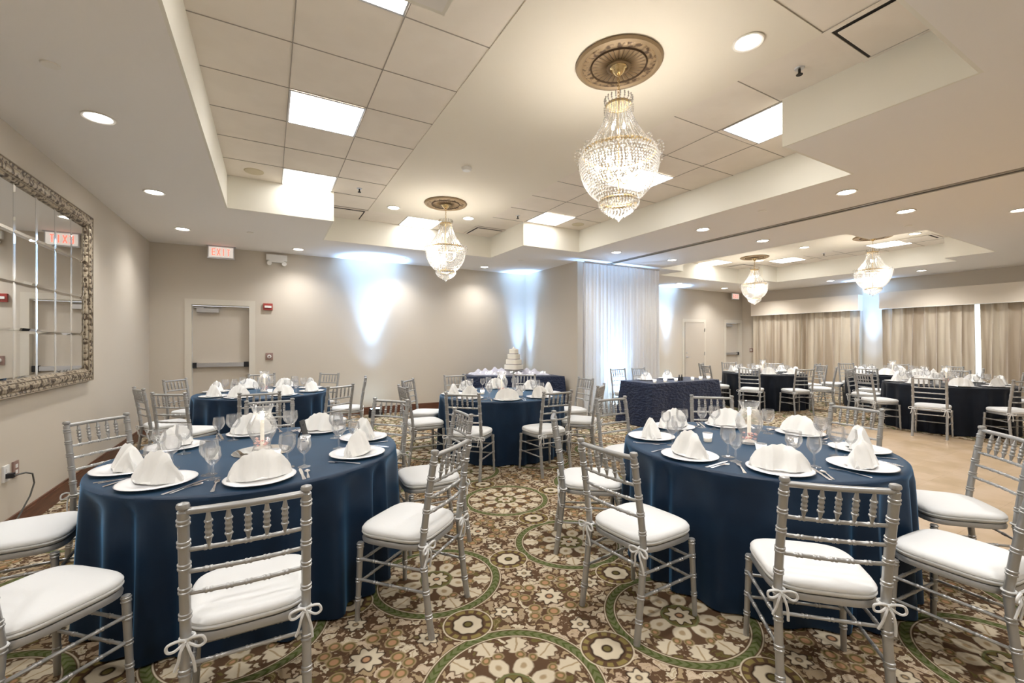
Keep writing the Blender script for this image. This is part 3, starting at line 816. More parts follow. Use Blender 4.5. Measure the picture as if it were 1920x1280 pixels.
    for i in range(7):
        t_ = i/6; rr = .142*math.cos(t_*PI*.47)+.002; zz = zl-.008-.115*t_
        n = max(5, int(rr*2*PI/.025))
        for k in range(n):
            a = 2*PI*(k+.5*(i % 2))/n; mb.octa((rr*math.cos(a), rr*math.sin(a), zz), .010, .013)
    mb.octa((0, 0, zl-.137), .013, .016)
    obj('lower_crystals', mb, M['crystal'], t)
    for k in range(6):
        a = 2*PI*k/6+.3
        mb = MB(); mb.lathe([(0, 0), (.009, .004), (.011, .02), (.006, .04), (0, .052)], 10)
        b = obj('bulb', mb, M['bulb'], t, loc=(.15*math.cos(a), .15*math.sin(a), Z(2.75)), smooth=True)
    for k in range(3):
        a = 2*PI*k/3+.8
        mb = MB(); mb.lathe([(0, 0), (.009, .004), (.011, .02), (.006, .04), (0, .052)], 10)
        obj('bulb', mb, M['bulb'], t, loc=(.045*math.cos(a), .045*math.sin(a), Z(3.03)), smooth=True)
    mb = MB()
    for k in range(6):
        a = 2*PI*k/6+.3
        mb.tube([(0, 0, Z(2.68)), (.08*math.cos(a), .08*math.sin(a), Z(2.66)), (.15*math.cos(a), .15*math.sin(a), Z(2.71)), (.15*math.cos(a), .15*math.sin(a), Z(2.75))], .005, 6)
    obj('candle_arm', mb, M['gold'], t, smooth=True)
    lamp('chandelier_lamp', 'POINT', t, (0, 0, Z(2.72)), E_CHAND, (1, .95, .88), shadow_soft_size=.12)
    return Proto(t)
CH = chandelier_proto()
for (x, y, lab) in ((2.235, 2.385, 'largest-looking crystal chandelier, hanging nearest from a full bronze medallion'),
                    (2.27, 6.04, 'crystal chandelier left of centre, in front of the far wall'),
                    (10.23, 6.25, 'smallest-looking crystal chandelier, beyond the partition track'),
                    (10.23, 3.9, 'rightmost crystal chandelier, before the curtains')):
    CH.place((x, y, ZU-.007), 0, lab, 'crystal basket chandeliers')

# ------------------------------------------------------------------ uplights
def uplight(x, y, rz, label, spread=34, tilt=4, e=E_UP, col=(.30, .55, 1)):
    t = thing('uplight', label, 'uplight', (x, y, 0), rz)
    mb = MB(); mb.box(-.11, .11, -.07, .07, .03, .17); obj('housing', mb, M['black'], t)
    mb = MB(); mb.box(-.09, .09, -.05, .05, .168, .176); obj('lens', mb, M['uplens'], t, label='glowing blue-white lens')
    mb = MB(); mb.box(-.13, -.115, -.03, .03, 0, .12); mb.box(.115, .13, -.03, .03, 0, .12); mb.box(-.13, .13, -.03, .03, 0, .012); obj('bracket', mb, M['black'], t)
    for (pw_, sp_) in ((e, spread), (e*.07, spread*1.7)):
        l = lamp('uplight_lamp', 'SPOT', t, (0, 0, .20), pw_, col, spot_size=R(sp_*2), spot_blend=1.0, shadow_soft_size=.03)
        l.rotation_euler = (R(180-tilt), 0, 0)
    return t
uplight(1.82, 8.72, 0, 'small black floor uplight against the far wall behind chairs', 16, 3, E_UP)
uplight(5.24, 8.86, R(-45), 'floor uplight in the corner behind the cake table', 13, 2, E_UP*.9)
uplight(6.35, 6.90, 0, 'floor uplight hidden behind the sheer white drape', 26, -2, E_UP*.45)
uplight(10.45, 8.75, 0, 'floor uplight behind the right end of the white drape', 13, 3, E_UP)
uplight(13.85, 5.40, R(-90), 'floor uplight between the two curtained windows', 13, 3, E_UP*1.0)

# ------------------------------------------------------------------ drape, curtains
def pleats(p0, p1, z0, z1, n, amp, seed, nz=14, flare=0, deep=False):
    rnd = random.Random(seed); p0 = Vector(p0); p1 = Vector(p1); d = (p1-p0); L = d.length; d.normalize(); nrm = Vector((-d.y, d.x))
    N = n*(24 if deep else 10); rows = []; ph = [rnd.uniform(-.5, .5) for _ in range(n+2)]; am = [rnd.uniform(.55, 1.15) for _ in range(n+2)]
    for j in range(nz+1):
        f = j/nz; z = z1+(z0-z1)*f; row = []
        for i in range(N+1):
            s = i/N; q = s*n; k = int(q)
            a = am[k]*(1-(q-k))+am[min(k+1, n+1)]*(q-k)
            w = math.sin(2*PI*q+ph[k]*(1-(q-k))*f+ph[min(k+1, n+1)]*(q-k)*f)
            if deep: w = 1-2*(1-abs(math.sin(PI*(q+(ph[k]*(1-(q-k))+ph[min(k+1, n+1)]*(q-k))*f*.5))))**2.2
            off = amp*a*w*(.55+.45*f); sh = (s-.5)*flare*f**1.5
            p = p0+d*(L*s+sh+.012*math.sin(3.1*q+2*f))+nrm*off
            row.append((p.x, p.y, z))
        rows.append(row)
    return MB().grid(rows)
t = thing('sheer_drape', 'tall sheer white drape with blue glow hanging from ceiling to floor', 'drape', (0, 0, 0))
o = obj('drape_panel', pleats((5.46, 6.76), (6.5, 6.76), .012, 3.06, 11, .028, 3, flare=.06), M['sheer'], t, smooth=True)
o = obj('drape_panel', pleats((6.48, 6.76), (7.52, 6.76), .012, 3.06, 11, .028, 4, flare=.06), M['sheer'], t, smooth=True)
obj('drape_rod', MB().tube([(5.44, 6.76, 3.06), (7.54, 6.76, 3.06)], .018, 8), M['steel'], t)
obj('rod_stand', MB().tube([(5.45, 6.80, 0), (5.45, 6.80, 3.06)], .018, 8), M['steel'], t)
obj('rod_stand', MB().tube([(7.53, 6.80, 0), (7.53, 6.80, 3.06)], .018, 8), M['steel'], t)
def curtain(y0, y1, n, seed, label):
    o = obj('curtain', pleats((14.07, y0), (14.07, y1), .02, 2.40, int(n*.85), .070, seed, deep=True), M['curtain'], smooth=True)
    tag(o, label, 'curtain', 'champagne window curtains')
curtain(8.62, 7.12, 9, 11, 'champagne satin curtain at the left end of left valance')
curtain(7.20, 5.64, 9, 12, 'champagne satin curtain left of the blue-lit pier')
curtain(5.16, 3.44, 10, 13, 'champagne satin curtain right of the blue-lit pier')
curtain(3.36, 1.0, 13, 14, 'champagne satin curtain right of the bright window gap')
def valance(y0, y1, label):
    t = thing('valance', label, 'valance', (0, 0, 0), group='fabric box valances')
    mb = MB(); mb.box(13.94, 13.96, y0, y1, 2.33, 2.74); mb.box(13.96, XR, y0, y0+.02, 2.33, 2.74); mb.box(13.96, XR, y1-.02, y1, 2.33, 2.74)
    obj('valance_board', mb, M['valance'], t)
    mb = MB(); mb.box(13.94, XR, y0, y1, 2.74, 2.76); obj('dust_board', mb, M['valance'], t)
    mb = MB(); mb.tube([(13.938, y0, 2.333), (13.938, y1, 2.333)], .007, 6); obj('piping', mb, M['white'], t)
valance(5.64, 8.64, 'long beige box valance over the curtains left of lit pier')
valance(.9, 5.18, 'long beige box valance over the curtains right of lit pier')

# ------------------------------------------------------------------ chair
SD, SW_B, SW_F = .40, .185, .205        # seat depth, half widths
SEAT = .445
def bamboo(mb, P, r, rings, n=14, seg=10, bump=.0035, r_end=None):
    """P: function 0..1 -> point; rings: parameter values"""
    ts = sorted(set([i/n for i in range(n+1)])); L = sum((Vector(P((i+1)/20))-Vector(P(i/20))).length for i in range(20))
    def rb(t): return r+((r_end if r_end is not None else r)-r)*t
    items = [(t, rb(t)) for t in ts if all(abs(t-q)*L > .014 for q in rings)]
    for q in rings:
        for (o, b) in ((-.0125, 0), (-.010, 1), (-.005, 1), (-.0025, .1), (.0025, .1), (.005, 1), (.010, 1), (.0125, 0)):
            t = q+o/L
            if 0 <= t <= 1: items.append((t, rb(t)+bump*b))
    items.sort()
    mb.tube([P(t) for t, _ in items], [x for _, x in items], seg)
def seat_outline(g=0, n=40):
    pts = []
    for k in range(n):
        a = 2*PI*k/n; c, s = math.cos(a), math.sin(a); e = .48
        x = math.copysign(abs(c)**e, c); y = math.copysign(abs(s)**e, s)
        yy = SD/2+y*(SD/2+.008+g)
        hw = SW_B+(SW_F-SW_B)*((y+1)/2)+.012+g
        pts.append((x*hw, yy+.005))
    return pts
def chair_proto():
    t = thing('chiavari_chair', '', 'chair')
    def outl(g, z): return [(x, y, z) for x, y in seat_outline(g)]
    mb = MB(); rows = [outl(-.2+.05, SEAT-.03), outl(-.01, SEAT-.03), outl(0, SEAT-.026), outl(.002, SEAT-.012), outl(-.004, SEAT), outl(-.15, SEAT)]
    mb.grid(rows, wrap=True); n = 40; mb.f.append(tuple(range(n))[::-1]); mb.f.append(tuple(5*n+k for k in range(n)))
    obj('seat', mb, M['silver'], t, smooth=True)
    mb = MB(); z = SEAT+.001
    rows = [outl(-.16, z), outl(-.012, z), outl(-.001, z+.007), outl(.004, z+.018), outl(.0025, z+.0235), outl(-.002, z+.0255), outl(.0025, z+.0275), outl(.003, z+.036), outl(-.004, z+.047), outl(-.016, z+.054), outl(-.04, z+.058), outl(-.09, z+.060), outl(-.16, z+.061)]
    mb.grid(rows, wrap=True); mb.f.append(tuple(range(n))[::-1]); mb.f.append(tuple(12*n+k for k in range(n)))
    cu = obj('cushion', mb, M['cushion'], t, smooth=True)
    H = .945
    def post(s):
        def P(u):
            z = u*(H-.03)
            if z < SEAT: y = -.055*((SEAT-z)/SEAT)**1.3
            else: y = -.075*((z-SEAT)/(H-SEAT))**1.25
            return (s*(SW_B+.002+.006*(1-u)), y, z)
        return P
    for s in (-1, 1):
        mb = MB(); P = post(s)
        bamboo(mb, P, .0165, [.12, .245, .37, .485, .585, .69, .785, .875, .96], seg=12, bump=.0035, r_end=.0175)
        p = P(1)
        mb.lathe([(0.017, 0), (.012, .004), (.012, .009), (.019, .013), (.0205, .021), (.018, .029), (.008, .0325), (0, .033)], 12, c=(p[0], p[1], p[2]-.002))
        obj('back_post', mb, M['silver'], t, smooth=True)
        mb = MB()
        fp = lambda u, s=s: (s*(SW_F-.004+.012*(1-u)), SD-.02+.012*(1-u), u*(SEAT-.03))
        bamboo(mb, fp, .0125, [.28, .52, .78, .96], n=6, seg=12, r_end=.0165, bump=.003)
        obj('front_leg', mb, M['silver'], t, smooth=True)
    def by(z): return post(1)(z/(H-.03))[1]
    for i, z in enumerate((.915, .775, .695, .615)):
        mb = MB(); y = by(z); w = SW_B-.004
        P = lambda u, y=y, z=z, w=w: (-w+2*w*u, y-.012*math.sin(PI*u), z)
        if i == 0: bamboo(mb, P, .0125, [], n=12, seg=10)
        else: bamboo(mb, P, .0085, [.17, .34, .5, .66, .83], n=10, seg=8, bump=.0022)
        obj('top_rail' if i == 0 else 'cross_rail', mb, M['silver'], t, smooth=True)
    for k in range(5):
        x = (k-2)*.058; y0 = by(.775)-.011; y1 = by(.915)-.011
        mb = MB(); prof = [(0, .004), (.12, .0065), (.25, .010), (.27, .0135), (.30, .0135), (.32, .010), (.38, .010), (.40, .0125), (.43, .0125), (.45, .010), (.52, .010), (.54, .0125), (.57, .0125), (.60, .010), (.66, .010), (.68, .0135), (.71, .0135), (.73, .010), (.88, .0065), (1, .004)]
        mb.tube([(x, y0+(y1-y0)*u, .775+.14*u) for u, _ in prof], [r for _, r in prof], 8)
        obj('spindle', mb, M['silver'], t, smooth=True)
    def stretcher(a, b):
        mb = MB(); a = Vector(a); b = Vector(b)
        bamboo(mb, lambda u: tuple(a+(b-a)*u), .0075, [.25, .5, .75], n=6, seg=8, bump=.002)
        obj('stretcher', mb, M['silver'], t, smooth=True)
    for s in (-1, 1):
        for z in (.33, .22):
            stretcher((s*(SW_B+.006), by(z)+.01, z), (s*(SW_F+.003), SD-.022, z))
    stretcher((-SW_B, by(.36), .36), (SW_B, by(.36), .36))
    stretcher((-SW_F, SD-.013, .20), (SW_F, SD-.013, .20))
    stretcher((-SW_F, SD-.013, .31), (SW_F, SD-.013, .31))
    for s in (-1, 1):
        mb = MB(); x = s*SW_B; z0 = SEAT+.01; k = s
        mb.tube([(x+.021*math.cos(a), .0+.021*math.sin(a), z0) for a in [2*PI*q/12 for q in range(12)]], .005, 6, closed=True)
        c = Vector((x, -.026, z0))
        def bow(pts, r=.005):
            P = [Vector(p) for p in pts]; P = [P[0]*2-P[1]]+P+[P[-1]*2-P[-2]]; out = []
            for i in range(1, len(P)-2):
                for q in range(5):
                    u = q/5; out.append(.5*((2*P[i])+(P[i+1]-P[i-1])*u+(2*P[i-1]-5*P[i]+4*P[i+1]-P[i+2])*u*u+(-P[i-1]+3*P[i]-3*P[i+1]+P[i+2])*u**3))
            out.append(P[-2]); mb.tube([c+p for p in out], r, 6)
        bow([(0, 0, 0), (.02, -.012, .014), (.048, -.012, .010), (.055, -.01, -.014), (.035, -.01, -.022), (0, 0, -.002)])
        bow([(0, 0, 0), (-.02, -.012, .012), (-.05, -.012, .004), (-.05, -.01, -.018), (-.03, -.01, -.02), (0, 0, -.002)])
        bow([(0, 0, 0), (.012, -.012, -.03), (.022, -.006, -.07), (.026, .002, -.115)])
        bow([(0, 0, 0), (-.014, -.012, -.028), (-.02, -.006, -.06), (-.032, .0, -.095)])
        mb.octa((c.x, c.y-.003, c.z), .009, .009)
        obj('cushion_tie', mb, M['cushion'], cu, smooth=True, label='white bow tied round the post')
    return Proto(t)
CHAIR = chair_proto()

# ------------------------------------------------------------------ tableware prototypes
def goblet_proto(name, h, rb, stem, foot, rim, cat='glass'):
    t = thing(name, '', cat)
    def bowl(k, off=0):
        pts = []
        for i in range(9):
            u = i/8; z = stem+(h-stem)*u
            r = rb*math.sin(min(1, u*1.7+.06)*PI/2)**.75
            if u > .59: r = rb+(rim-rb)*((u-.59)/.41)
            pts.append((max(.002, r-off), z+(off if u < .1 else 0)))
        return pts
    prof = bowl(0)
    mb = MB(); mb.lathe(prof+[(rim-.0012, h)]+[(r, z) for r, z in reversed(bowl(0, .0014))][:-1], 20, close=False); obj('bowl', mb, M['glass'], t, smooth=True)
    mb = MB(); mb.lathe([(0, 0), (foot, .001), (foot, .003), (foot*.55, .006), (.006, .014), (.0045, stem*.45), (.0085, stem*.6), (.0045, stem*.75), (.006, stem)], 16); obj('stem', mb, M['glass'], t, smooth=True)
    return Proto(t)
WINE = goblet_proto('wine_glass', .168, .038, .074, .034, .033)
WATER = goblet_proto('water_goblet', .190, .046, .082, .038, .041)
def plate_proto():
    t = thing('charger_plate', '', 'plate')
    mb = MB(); mb.lathe([(0, .002), (.10, .002), (.118, .010), (.165, .014), (.168, .0165), (.164, .018), (.12, .0145), (.104, .007), (0, .006)], 40); obj('plate_body', mb, M['china'], t, smooth=True)
    mb = MB(); mb.lathe([(.1655, .0155), (.1688, .0165), (.1655, .0182), (.163, .0175), (.1655, .0155)], 40, close=False); obj('plate_rim', mb, M['steel'], t, smooth=True, label='silver rim')
    return Proto(t)
PLATE = plate_proto()
def napkin_proto(w, h, dep, seed, p=1.0):
    rnd = random.Random(seed); rows = []; NX = 26; NS = 12
    for i in range(NX+1):
        u = -1+2*i/NX; x = w*u
        zt = h*(max(0, 1-abs(u)**2.1))**.55*(1-.16*p*abs(u)); wd = dep*(max(0, 1-abs(u)**3))**.5*(1-.25*math.cos(u*9))
        row = []
        for j in range(NS+1):
            s = -1+2*j/NS
            z = zt*(1-abs(s)**1.35)*(1+.03*math.sin(u*22+abs(s)*4))
            y = math.copysign(abs(s)**.9, s)*wd+.010*math.sin(u*7)*(1-abs(s))-.004*math.cos(u*26)*abs(s)*(1 if s < 0 else .3)
            row.append((x+.004*math.sin(8*s+u*3), y, max(0, z)+.0075))
        rows.append(row)
    mb = MB().grid(rows)
    t = thing('folded_napkin', '', 'napkin'); obj('napkin_fan', mb, M['napkin'], t, smooth=True)
    mb = MB(); n = 20
    top = [(.142*math.cos(PI+PI*k/n), .02+(.088)*math.sin(PI+PI*k/n), .0085+.005*math.sin(k*1.1)**2) for k in range(n+1)]
    bot = [(x, y, .0072) for x, y, z in top]
    inn = [(.10*math.cos(PI+PI*k/n), .03, .012) for k in range(n+1)]
    mb.grid([bot, top, inn]); obj('napkin_cuff', mb, M['napkin'], t, smooth=True)
    return Proto(t)
NAP = [napkin_proto(.148, .140, .056, 1, .5), napkin_proto(.142, .150, .055, 2, .8), napkin_proto(.15, .132, .06, 3, .3)]
def cutlery_proto(kind):
    t = thing('dinner_'+kind if kind != 'spoon' else 'teaspoon', '', 'cutlery'); mb = MB()
    def strip(pts, th=.0022):      # pts: (y, halfwidth, z)
        a = [(-w, y, z+th) for y, w, z in pts]; b = [(w, y, z+th) for y, w, z in pts]; c = [(w, y, z) for y, w, z in pts]; d = [(-w, y, z) for y, w, z in pts]
        rows = [[a[i], b[i], c[i], d[i]] for i in range(len(pts))]; mb.grid(rows, wrap=True)
        o = len(mb.v)-4*len(pts); mb.f.append((o, o+1, o+2, o+3)); e = len(mb.v); mb.f.append((e-4, e-1, e-2, e-3))
    if kind == 'fork':
        strip([(-.10, .007, 0), (-.09, .009, .001), (-.05, .006, .003), (.02, .0032, .006), (.04, .006, .005), (.055, .012, .003), (.062, .012, .003)])
        for k in range(4): x = -.0095+.0063*k; mb.box(x-.0018, x+.0018, .06, .10, .003, .005)
    elif kind == 'knife': strip([(-.11, .008, 0), (-.10, .0095, 0), (-.01, .006, .001), (0, .0085, .001), (.09, .0085, .001), (.118, .002, .001)], .003)
    else: strip([(-.08, .006, 0), (-.07, .0075, 0), (0, .0035, .004), (.03, .004, .003), (.042, .012, .0015), (.06, .0155, .001), (.075, .011, .0015), (.083, .003, .003)])
    obj('blade_and_handle' if kind == 'knife' else 'handle_and_head', mb, M['cutlery'], t, smooth=True)
    return Proto(t)
FORK, KNIFE, SPOON = cutlery_proto('fork'), cutlery_proto('knife'), cutlery_proto('spoon')
def hurricane_proto():
    t = thing('hurricane_candle', '', 'candle holder')
    prof = [(.058, .0), (.06, .004), (.05, .03), (.055, .07), (.082, .12), (.088, .16), (.076, .20), (.055, .235), (.052, .25), (.064, .285), (.072, .30)]
    mb = MB(); mb.lathe(prof+[(r-.002, z) for r, z in reversed(prof)], 28, close=False); obj('glass_chimney', mb, M['glass'], t, smooth=True)
    mb = MB(); mb.lathe([(0, .002), (.045, .002), (.048, .02), (.012, .03), (0, .03)], 20); obj('candle_base', mb, M['card'], t, smooth=True)
    mb = MB(); mb.lathe([(0, .025), (.0125, .025), (.0115, .205), (0, .207)], 16); obj('taper_candle', mb, M['wax'], t, smooth=True)
    mb = MB(); mb.lathe([(0, .205), (.009, .212), (.0125, .228), (.008, .246), (0, .258)], 14); obj('flame_tip', mb, M['flame'], t, smooth=True)
    mb = MB(); rnd = random.Random(5)
    for k in range(16):
        a = rnd.uniform(0, 2*PI); r = rnd.uniform(.02, .043); z = .034+rnd.uniform(0, .05); mb.octa((r*math.cos(a), r*math.sin(a), z), .012, .007)
    obj('rose_petals', mb, M['petal'], t, smooth=True, label='pink petals at the foot of the candle')
    lamp('candle_lamp', 'POINT', t, (0, 0, .235), .12, (1, .85, .6), shadow_soft_size=.02)
    return Proto(t)
HUR = hurricane_proto()
def tray_proto():
    t = thing('mirror_tray', '', 'tray'); mb = MB(); mb.lathe([(0, 0), (.17, 0), (.172, .003), (.168, .006), (0, .006)], 40); obj('tray_disc', mb, M['mirror'], t); return Proto(t)
TRAY = tray_proto()
def votive_proto():
    t = thing('votive_candle', '', 'candle')
    prof = [(.024, 0), (.027, .003), (.029, .03), (.034, .06), (.0345, .064)]
    mb = MB(); mb.lathe([(0, 0)]+prof+[(r-.003, z) for r, z in reversed(prof)], 20, close=False); obj('votive_glass', mb, M['frost'], t, smooth=True)
    mb = MB(); mb.lathe([(0, .005), (.023, .005), (.025, .03), (0, .031)], 16); obj('wax', mb, M['wax'], t)
    mb = MB(); mb.lathe([(0, .031), (.006, .037), (.005, .046), (0, .055)], 10); obj('flame', mb, M['flame'], t, smooth=True)
    return Proto(t)
VOT = votive_proto()
def shaker_proto():
    t = thing('salt_shaker', '', 'shaker')
    mb = MB(); mb.lathe([(0, 0), (.02, 0), (.018, .045), (.014, .055), (0, .055)], 14); obj('glass_jar', mb, M['frost'], t, smooth=True)
    mb = MB(); mb.lathe([(0.015, .054), (.016, .06), (.012, .074), (0, .078)], 14); obj('cap', mb, M['cutlery'], t, smooth=True)
    return Proto(t)
SHK = shaker_proto()
def card_proto(m, name, cat):
    t = thing(name, '', cat)
    mtx = Matrix.Rotation(R(-14), 4, 'X'); mb = MB(); mb.box(-.045, .045, -.003, .003, .0, .135, mtx); obj('card_panel', mb, m, t)
    mtx = Matrix.Rotation(R(22), 4, 'X'); mb = MB(); mb.box(-.008, .008, .01, .014, 0, .105, Matrix.Translation((0, .045, 0)) @ mtx); obj('easel_leg', mb, m, t)
    return Proto(t)
CARD_B, CARD_W = card_proto(M['black'], 'table_number_frame', 'frame'), card_proto(M['card'], 'table_card', 'card')

# ------------------------------------------------------------------ round tables
def cloth_mesh(Rr, seed, nf=21):
    rnd = random.Random(seed); N = 240
    am = [rnd.uniform(.35, 1.4) for _ in range(nf)]; ph = [rnd.uniform(-.3, .3) for _ in range(nf)]
    def fold(a):
        q = a/(2*PI)*nf; k = int(q) % nf; f = q-int(q); f2 = f*f*(3-2*f)
        A = am[k]*(1-f2)+am[(k+1) % nf]*f2; P = ph[k]*(1-f2)+ph[(k+1) % nf]*f2
        return A*math.cos(2*PI*(q+P))
    prof = [(Rr*.5, TH, 0), (Rr-.03, TH, 0), (Rr-.008, TH-.001, 0), (Rr+.001, TH-.008, 0), (Rr+.005, TH-.025, .02)]
    for i in range(1, 15):
        u = i/14; prof.append((Rr+.006+.030*u, TH-.025-(TH-.035)*u, .30+.70*u**.6))
    rows = []
    for (r, z, k) in prof:
        rows.append([((r+k*(.040*fold(2*PI*i/N)-.034))*math.cos(2*PI*i/N), (r+k*(.040*fold(2*PI*i/N)-.034))*math.sin(2*PI*i/N), z) for i in range(N)])
    mb = MB().grid(rows, wrap=True); c = len(mb.v); mb.v.append((0, 0, TH))
    for i in range(N): mb.f.append((c, i, (i+1) % N))
    return mb
def table_under(name, label, loc, Rr):
    t = thing(name, label, 'table', loc)
    obj('tabletop', MB().lathe([(0, TH-.03), (Rr-.02, TH-.03), (Rr-.02, TH-.006), (0, TH-.006)], 48), M['base'], t)
    for k in range(4):
        a = PI/4+k*PI/2; obj('leg', MB().tube([(.5*math.cos(a), .5*math.sin(a), 0), (.45*math.cos(a), .45*math.sin(a), TH-.03)], .015, 8), M['steel'], t)
SIDES = ['near', 'near-right', 'right', 'far-right', 'far', 'far-left', 'left', 'near-left']
def side_names(cx, cy, phis):
    al = math.degrees(math.atan2(-cy, -cx))
    de = [((p-al) % 360) for p in phis]; n = len(phis)
    order = sorted(range(n), key=lambda i: de[i]); best = None
    for sh in range(8):
        e = 0
        for k, i in enumerate(order):
            d = (de[i]-45*((k+sh) % 8)+180) % 360-180; e += d*d
        if best is None or e < best[0]: best = (e, sh)
    out = [None]*n
    for k, i in enumerate(order): out[i] = SIDES[(k+best[1]) % 8]
    return out
RT = .842
def round_table(cx, cy, tname, chairs, plates, cloth_mat, seed, cloth_label, votives=3, detail=True, card=None, tray=False):
    g = lambda s: s+' at the '+tname
    table_under('round_table', 'folding round table hidden under the cloth, '+tname, (cx, cy, 0), RT)
    c = obj('tablecloth', cloth_mesh(RT, seed), cloth_mat, loc=(cx, cy, 0), smooth=True); tag(c, cloth_label, 'tablecloth', 'round floor-length tablecloths')
    for (ph, rho), s in zip(chairs, side_names(cx, cy, [p for p, _ in chairs])):
        a = R(ph); rnd = random.Random(seed*100+int(ph))
        CHAIR.place((cx+rho*math.cos(a), cy+rho*math.sin(a), 0), a+PI/2+rnd.uniform(-.05, .05),
                    'silver chair with white cushion, %s side of the %s' % (s, tname), g('silver chairs'))
    for i, (ph, s) in enumerate(zip(plates, side_names(cx, cy, plates))):
        a = R(ph); rz = a+PI/2; z = TH+.0006; rnd = random.Random(seed*50+i)
        er = Vector((math.cos(a), math.sin(a), 0)); et = Vector((-math.sin(a), math.cos(a), 0))   # et: to the diner's right is -et? (diner faces -er)
        def at(rad, tan, dz=0): p = Vector((cx, cy, z+dz))+er*rad-et*tan*(-1); return tuple(p)
        w = '%s place of the %s' % (s, tname)
        PLATE.place(at(.655, 0), rz, 'white charger plate at the '+w, g('charger plates'))
        NAP[(i+seed) % 3].place(at(.655, 0, .008), rz+rnd.uniform(-.18, .18), 'ivory folded napkin at the '+w, g('folded napkins'))
        WATER.place(at(.47+rnd.uniform(-.02, .02), .13), rnd.uniform(0, 6), 'larger stemmed water goblet at the '+w, g('water goblets'))
        WINE.place(at(.53+rnd.uniform(-.02, .02), .215), rnd.uniform(0, 6), 'smaller stemmed wine glass at the '+w, g('wine glasses'))
        KNIFE.place(at(.67, .195), rz+.04, 'table knife right of plate, '+w, g('table knives'))
        if detail: SPOON.place(at(.68, .222), rz-.03, 'teaspoon beside the knife, '+w, g('teaspoons'))
        FORK.place(at(.67, -.195), rz-.03, 'dinner fork left of plate, '+w, g('dinner forks'))
    zt = TH+.0006
    if tray:
        TRAY.place((cx, cy, zt), 0, 'round mirror tray under the candle of the '+tname)
        zt += .0065
    HUR.place((cx, cy, zt), seed, 'glass hurricane with lit white taper in centre of '+tname, 'hurricane candles')
    cam_a = math.atan2(-cy, -cx)
    wd = ['left of', 'in front of', 'right of', 'behind']
    for k in range(votives):
        a = cam_a+(-PI/2+.25+k*PI/2); VOT.place((cx+.27*math.cos(a), cy+.27*math.sin(a), TH+.0006), 0, 'frosted votive %s the tall candle, %s' % (wd[k], tname), g('votive candles'))
    for k, (nm, da) in enumerate((('left', -.5), ('right', -.28))):
        a = cam_a+PI*.55+da; SHK.place((cx+.25*math.cos(a), cy+.25*math.sin(a), TH+.0006), 0, 'silver-capped shaker, %s of the pair, %s' % (nm, tname), g('shakers'))
    if card:
        px, py, rz, m = card
        m.place((cx+px, cy+py, TH+.0008), rz, ('black easel frame' if m is CARD_B else 'white easel card')+' standing on the '+tname, 'table easels')

round_table(-.04, 3.27, 'front left table', [(-91, 1.40), (-50, 1.34), (-5, 1.30), (40, 1.30), (88, 1.30), (139, 1.30), (181, 1.30), (-131, 1.36)],
            [-90, -134, -171, 142, 97, 52, 6, -36], M['navy'], 3, 'navy floor-length cloth on the front left table, below the candle', card=(.28, .30, R(65), CARD_B), tray=True)
round_table(2.944, 1.837, 'front right table', [(184, 1.34), (143, 1.30), (91.6, 1.30), (46, 1.30), (-3, 1.30), (-48.4, 1.30), (-94, 1.30), (-135.6, 1.34)],
            [182, -135, -88, -45, 0, 47, 90, 133], M['navy'], 4, 'navy floor-length cloth on the front right table by the dance floor')
round_table(2.80, 5.285, 'middle table', [(-135, 1.36), (-91, 1.30), (180, 1.30), (141, 1.30), (96, 1.30), (46, 1.30), (-6, 1.30), (-51, 1.30)],
            [-112, -70, -155, 160, 115, 70, 20, -25], M['navy'], 5, 'navy floor-length cloth on the middle table before the cake', card=(.1, -.32, R(-28), CARD_W))
round_table(-.06, 7.12, 'table by the exit door', [(-157, 1.32), (-124, 1.50), (146, 1.30), (92, 1.30), (45, 1.30), (-8, 1.30), (-58, 1.52), (-91, 1.65)],
            [-150, -115, -70, -25, 20, 65, 110, 155], M['navy'], 6, 'navy floor-length cloth on the table by the exit door', card=(.25, -.2, R(-28), CARD_W))
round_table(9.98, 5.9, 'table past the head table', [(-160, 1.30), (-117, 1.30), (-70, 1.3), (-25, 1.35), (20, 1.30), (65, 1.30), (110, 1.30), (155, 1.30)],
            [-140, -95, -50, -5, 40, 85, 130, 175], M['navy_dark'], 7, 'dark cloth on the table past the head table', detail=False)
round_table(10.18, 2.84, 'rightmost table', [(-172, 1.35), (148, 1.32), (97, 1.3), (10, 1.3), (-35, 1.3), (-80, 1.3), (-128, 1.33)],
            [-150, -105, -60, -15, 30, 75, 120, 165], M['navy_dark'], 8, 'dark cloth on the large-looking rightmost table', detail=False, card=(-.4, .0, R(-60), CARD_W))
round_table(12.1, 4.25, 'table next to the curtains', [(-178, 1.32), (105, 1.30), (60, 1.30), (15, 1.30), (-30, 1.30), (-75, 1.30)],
            [-170, -125, -80, -35, 10, 55, 100, 145], M['navy_dark'], 9, 'dark cloth on the table next to the curtains', detail=False)

